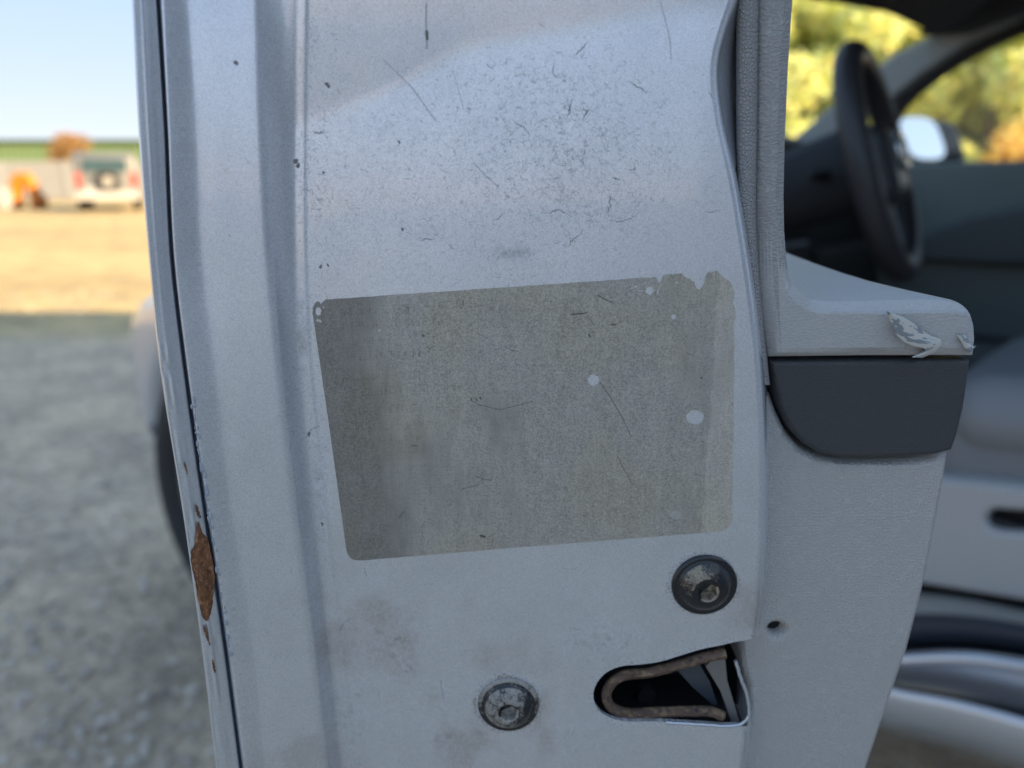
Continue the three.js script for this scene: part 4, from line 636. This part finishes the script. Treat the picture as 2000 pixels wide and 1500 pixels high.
{
  const W0 = 1.42;
  const pd = group('passenger_door', car);
  cpart('door_trim', onSide([[0.05, 1.183], [1.15, 1.19], [1.15, 0.5], [0.12, 0.5], [0.03, 0.75]], W0, 0.07, { bevel: 0.012, seg: 3 }), std({ color: [0.20, 0.235, 0.23], roughness: 0.6 }), pd);
  cpart('armrest', onSide([[0.12, 0.92], [0.17, 0.955], [0.235, 1.01], [0.31, 1.047], [0.42, 1.072], [0.8, 1.08], [0.95, 1.05], [0.95, 0.95], [0.4, 0.92]], W0 - 0.06, 0.07, { bevel: 0.018, seg: 4 }), std({ color: [0.10, 0.115, 0.12], roughness: 0.6 }), pd);
  cpart('map_pocket', onSide([[0.12, 0.72], [1.0, 0.74], [1.0, 0.58], [0.2, 0.56]], W0 - 0.05, 0.06, { bevel: 0.012, seg: 3 }), std({ color: [0.05, 0.055, 0.06], roughness: 0.6 }), pd);
  cpart('window_seal', new THREE.TubeGeometry(new THREE.CatmullRomCurve3([[0.055, 1.185], [0.06, 1.27], [0.082, 1.335], [0.14, 1.395], [0.24, 1.462], [0.36, 1.512], [0.55, 1.552], [0.8, 1.565], [1.08, 1.56], [1.12, 1.5], [1.13, 1.19]].map(([r, y]) => V3(r, y, -W0 - 0.02))), 80, 0.022, 8), gapRubber, pd);
  cpart('window_glass', new THREE.ShapeGeometry(shapeOf([[0.06, 1.185], [0.065, 1.28], [0.09, 1.335], [0.24, 1.46], [0.4, 1.515], [0.8, 1.56], [1.08, 1.55], [1.12, 1.19]].map(([r, y]) => V3(r, y)))).translate(0, 0, -W0 - 0.035), std({ color: [0.95, 0.98, 0.95], transmission: 1, roughness: 0, ior: 1.45 }), pd);
  tag(pd, 'passenger door seen from inside with its window');
  const m = group('outside_mirror', pd); m.position.set(0.10, 1.24, -W0 - 0.15); m.rotation.set(0, -0.58, 0.58, 'YXZ');
  cpart('mirror_shell', new RoundedBoxGeometry(0.10, 0.17, 0.235, 6, 0.045).translate(-0.03, 0, -0.045), std({ color: [0.02, 0.02, 0.022], roughness: 0.5 }), m);
  cpart('mirror_glass', (() => { const q = new THREE.ExtrudeGeometry(new THREE.Shape(new THREE.EllipseCurve(0, 0, 0.06, 0.07).getPoints(28).map((p) => V2(Math.sign(p.x) * 0.066 * Math.pow(Math.abs(p.x) / 0.06, 0.6), Math.sign(p.y) * 0.072 * Math.pow(Math.abs(p.y) / 0.07, 0.6)))), { depth: 0.006, bevelEnabled: false }); q.rotateY(Math.PI / 2); return q.translate(0.02, 0, 0.0); })(), std({ color: [0.9, 0.92, 0.95], metalness: 1, roughness: 0.03 }), m);
  cpart('mirror_arm', new RoundedBoxGeometry(0.06, 0.05, 0.1, 3, 0.015).translate(-0.03, -0.05, 0.13), std({ color: [0.02, 0.02, 0.022], roughness: 0.5 }), m);
  // windscreen pillar
  const up = [[-0.40, 1.11], [-0.215, 1.25], [-0.065, 1.373], [0.063, 1.473], [0.245, 1.545], [0.5, 1.60], [1.2, 1.63]], lo = [[1.2, 1.575], [0.5, 1.552], [0.36, 1.527], [0.24, 1.477], [0.14, 1.41], [0.07, 1.352], [-0.03, 1.30], [-0.2, 1.17], [-0.3, 1.09]];
  cpart('windscreen_pillar', onSide([...up, ...lo], W0 - 0.02, 0.07, { bevel: 0.012, seg: 3 }), std({ color: [0.30, 0.33, 0.33], roughness: 0.6 }));
  // headliner and visor
  const hl = new THREE.BoxGeometry(2.3, 0.03, 1.34); hl.translate(1.33, 1.595, -0.75);
  cpart('headliner', hl, std({ color: [0.05, 0.052, 0.055], roughness: 0.9 }));
  cpart('sun_visor', new RoundedBoxGeometry(0.19, 0.02, 0.42, 3, 0.008).rotateZ(0.5).translate(0.27, 1.545, -1.1), std({ color: [0.04, 0.042, 0.045], roughness: 0.9 }));
  cpart('cant_rail', onSide([[0.14, 1.505], [0.24, 1.50], [0.5, 1.565], [1.2, 1.59], [1.2, 1.61], [0.2, 1.60]], 1.32, 0.085, { bevel: 0.01, seg: 2 }), std({ color: [0.045, 0.047, 0.05], roughness: 0.9 }));
  cpart('rear_view_mirror', new RoundedBoxGeometry(0.035, 0.07, 0.24, 4, 0.015).rotateY(-0.25).translate(0.19, 1.515, -0.72), cabinBlack);
  cpart('roof', new RoundedBoxGeometry(2.5, 0.04, 1.5, 3, 0.018).translate(1.4, 1.64, -0.74), paint);
  // windscreen
  const ws = new THREE.BufferGeometry(), q = []; const P = [[-0.36, 1.13, 0.1], [-0.36, 1.13, 1.4], [0.15, 1.585, 0.18], [0.15, 1.585, 1.36]].map(([r, y, w]) => V3(r, y, -w));
  ws.setAttribute('position', new THREE.Float32BufferAttribute([P[0], P[1], P[2], P[2], P[1], P[3]].flatMap((p) => [p.x, p.y, p.z]), 3)); ws.computeVertexNormals();
  cpart('windscreen', ws, std({ color: [0.95, 0.98, 0.95], transmission: 1, roughness: 0, ior: 1.45 }));
}
{
  // sill under the door opening: read off the photograph at two columns, run on along the body
  const strip = (name, rowsW, m, crease) => {                                                  // rowsW: [w, v at u = 1770, v at u = 2000]
    const secs = rowsW.map(([w, a, b]) => ({ w, A: onW(1770, a, w), B: onW(2000, b, w) })), rows = [];
    for (let k = 0; k <= 40; k++) { const t = -1.2 + 3.2 * k / 40; rows.push(secs.map(({ w, A, B }) => { const s = t < 0 ? t * 0.9 : t < 1 ? t + 0.12 * Math.sin(t * Math.PI) : 1 + (t - 1) * 0.75; return V3(lerp(A.r, B.r, t), lerp(A.y, B.y, s), -w); })); }
    const dense = rows.map((r) => r.length > 2 ? new THREE.CatmullRomCurve3(r, false, 'centripetal').getPoints(24) : r);
    return cpart(name, loft(dense), m);
  };
  const sillPaint = std({ color: [0.66, 0.69, 0.75], metalness: 0.8, roughness: 0.25, clearcoat: 1, clearcoatRoughness: 0.05 });
  strip('rocker_panel', [[0.06, 1395, 1447], [0.02, 1372, 1424], [0.003, 1350, 1402], [-0.004, 1357, 1412], [-0.006, 1372, 1430], [-0.002, 1400, 1462], [0.012, 1425, 1490], [0.05, 1440, 1508]], sillPaint);
  strip('sill_edge', [[0.10, 1266, 1282], [0.05, 1270, 1282], [0.02, 1273, 1284], [0.006, 1280, 1294], [0.002, 1292, 1306], [0.008, 1304, 1318], [0.02, 1322, 1352], [0.04, 1345, 1390]], sillPaint);
  strip('sill_groove', [[0.034, 1318, 1350], [0.045, 1345, 1385], [0.05, 1372, 1420]], gapRubber);
  strip('sill_seal', [[0.125, 1222, 1242], [0.11, 1202, 1222], [0.09, 1200, 1219], [0.07, 1212, 1230], [0.065, 1236, 1250], [0.075, 1256, 1268], [0.1, 1264, 1276]], std({ color: [0.022, 0.026, 0.036], roughness: 0.5 }));
  strip('scuff_plate', [[0.20, 1152, 1188], [0.17, 1158, 1194], [0.14, 1172, 1206], [0.115, 1200, 1224], [0.11, 1230, 1250]], std({ color: [0.33, 0.31, 0.28], roughness: 0.6 }));
  strip('floor_sill', [[0.35, 1150, 1190], [0.19, 1140, 1178]], cabinBlack);
}
{
  // driver's seat
  const s = group('driver_seat', car); tag(s, 'grey driver seat with a pale side cover');
  const A = onW(1770, 930, 0.17), B = onW(2000, 955, 0.17), C = onW(1770, 1138, 0.17), D = onW(2000, 1176, 0.17), ext = (p, q, t) => [lerp(p.r, q.r, t), lerp(p.y, q.y, t < 1 ? t : 1 + (t - 1) * 0.3)];
  const outline = [ext(A, B, -0.6), ext(A, B, 0.1), ext(A, B, 0.5), ext(A, B, 1), ext(A, B, 2), ext(C, D, 2), ext(C, D, 1), ext(C, D, 0.3), ext(C, D, -0.6)];
  const sh = shapeOf(outline.map(([r, y]) => V3(r, y))), hp = [];
  const slotRing = []; for (let i = 0; i < 40; i++) { const a = i / 40 * 6.2832, cx = Math.cos(a), sy = Math.sin(a), u = 2010 + (cx > 0 ? 60 : -60) + cx * 24, v = 1018 + (u - 1950) * 0.06 + sy * 22; const p = onW(u, v, 0.17); slotRing.push(V2(p.r, p.y)); }
  sh.holes.push(new THREE.Path(slotRing.slice().reverse()));
  const e = extrude(sh, 0.05, { bevel: 0.008, seg: 4 }); e.translate(0, 0, -0.17 - 0.05);
  cpart('side_cover', e, std({ color: [0.45, 0.445, 0.44], roughness: 0.5 }), s);
  cpart('cover_recess', new THREE.BoxGeometry(0.2, 0.12, 0.004).translate((slotRing[0].x + slotRing[20].x) / 2, slotRing[10].y, -0.215), cabinBlack, s);
  { const p = onW(2010, 1040, 0.185); cpart('recline_lever', new RoundedBoxGeometry(0.13, 0.012, 0.02, 3, 0.005).rotateZ(-0.03).translate(p.r, p.y, -0.195), cabinDark, s); }
  const T = onW(1900, 770, 0.16), U = onW(1900, 905, 0.2);
  const cush = new RoundedBoxGeometry(0.62, Math.abs(T.y - U.y) + 0.07, 0.5, 6, 0.055); cush.rotateZ(0.1); cush.translate(T.r + 0.24, (T.y + U.y) / 2 - 0.01, -0.46);
  cpart('cushion', cush, std({ color: [0.22, 0.225, 0.235], roughness: 0.9, sheen: 0.4, sheenRoughness: 0.5 }), s);
  const bol = new THREE.CapsuleGeometry(0.055, 0.5, 8, 24).rotateZ(Math.PI / 2 + 0.1).scale(1, 1, 1.1); bol.translate(T.r + 0.26, T.y - 0.02, -0.25);
  cpart('side_bolster', bol, std({ color: [0.26, 0.265, 0.275], roughness: 0.85, sheen: 0.4, sheenRoughness: 0.5 }), s);
  cpart('backrest', new RoundedBoxGeometry(0.14, 0.68, 0.5, 6, 0.06).rotateZ(-0.3).translate(1.28, 1.18, -0.46), std({ color: [0.15, 0.155, 0.165], roughness: 0.9 }), s);
}
{
  // rest of the body: floor, front wing with wheel, bonnet, rear side, back
  cpart('cabin_floor', new THREE.BoxGeometry(2.6, 0.04, 1.26).translate(0.75, 0.48, -0.76), cabinBlack);
  cpart('centre_console', new RoundedBoxGeometry(0.9, 0.3, 0.26, 4, 0.04).translate(0.55, 0.66, -0.74), cabinDark);
  const wing = (w0, out) => {
    const pts = [[0.02, 1.06], [-0.5, 1.03], [-1.0, 0.93], [-1.28, 0.83], [-1.42, 0.74], [-1.48, 0.65], [-1.47, 0.55], [-1.41, 0.46], [-1.30, 0.42]];
    for (let i = 0; i <= 14; i++) { const a = Math.PI * (0.97 - 0.94 * i / 14); pts.push([-0.88 + Math.cos(a) * 0.41, 0.37 + Math.sin(a) * 0.41]); }
    pts.push([-0.44, 0.36], [0.02, 0.38]);
    const dense = []; for (let i = 0; i < pts.length; i++) { const a = pts[i], b = pts[(i + 1) % pts.length], n = Math.max(1, Math.round(Math.hypot(b[0] - a[0], b[1] - a[1]) / 0.08)); for (let k = 0; k < n; k++) dense.push([lerp(a[0], b[0], k / n), lerp(a[1], b[1], k / n)]); }
    const e = onSide(dense, w0, 0.22, { bevel: 0.05, seg: 5, crease: 0 }), p = e.attributes.position;
    for (let i = 0; i < p.count; i++) p.setZ(i, p.getZ(i) + out * 0.14 * sstep(-p.getX(i), 0.25, 0.7) * (1 - 0.5 * sstep(-p.getX(i), 1.3, 1.55)));
    e.deleteAttribute('normal'); const g = mergeVertices(e, 1e-5); g.computeVertexNormals(); return triUV(toCreasedNormals(g, 0.9));
  };
  cpart('front_wing', wing(-0.04, 1), paint); cpart('front_wing', wing(1.30, -1), paint);
  for (const z of [0.10, -1.58]) { const t = cpart('tyre', new THREE.TorusGeometry(0.265, 0.105, 14, 40).translate(-0.88, 0.37, z + 0.02), std({ color: [0.02, 0.02, 0.021], roughness: 0.85 })); cpart('rim', new THREE.CylinderGeometry(0.2, 0.2, 0.16, 28).rotateX(Math.PI / 2).translate(-0.88, 0.37, z + 0.02), std({ color: [0.4, 0.4, 0.41], metalness: 0.8, roughness: 0.35 }), t); }
  cpart('front_bumper', new RoundedBoxGeometry(0.24, 0.34, 1.5, 5, 0.09).translate(-1.38, 0.56, -0.74), paint);
  cpart('bonnet', new RoundedBoxGeometry(1.35, 0.06, 1.4, 4, 0.028).rotateZ(0.13).translate(-0.62, 1.0, -0.74), paint);
  cpart('headlight', new RoundedBoxGeometry(0.16, 0.16, 0.26, 4, 0.05).translate(-1.36, 0.72, -0.2), std({ color: [0.8, 0.8, 0.8], roughness: 0.1, clearcoat: 1, metalness: 0.3 }));
  const rs = [[1.3, 0.5], [1.22, 1.0], [1.3, 1.62], [2.65, 1.62], [2.65, 0.55]];
  cpart('rear_side', triUV(onSide(rs, -0.05, 0.1, { bevel: 0.02 })), paint); cpart('rear_side', triUV(onSide(rs, 1.42, 0.1, { bevel: 0.02 })), paint);
  cpart('back_panel', new RoundedBoxGeometry(0.06, 1.15, 1.44, 3, 0.02).translate(2.62, 1.06, -0.74), paint);
}
renderer.render(scene, camera);
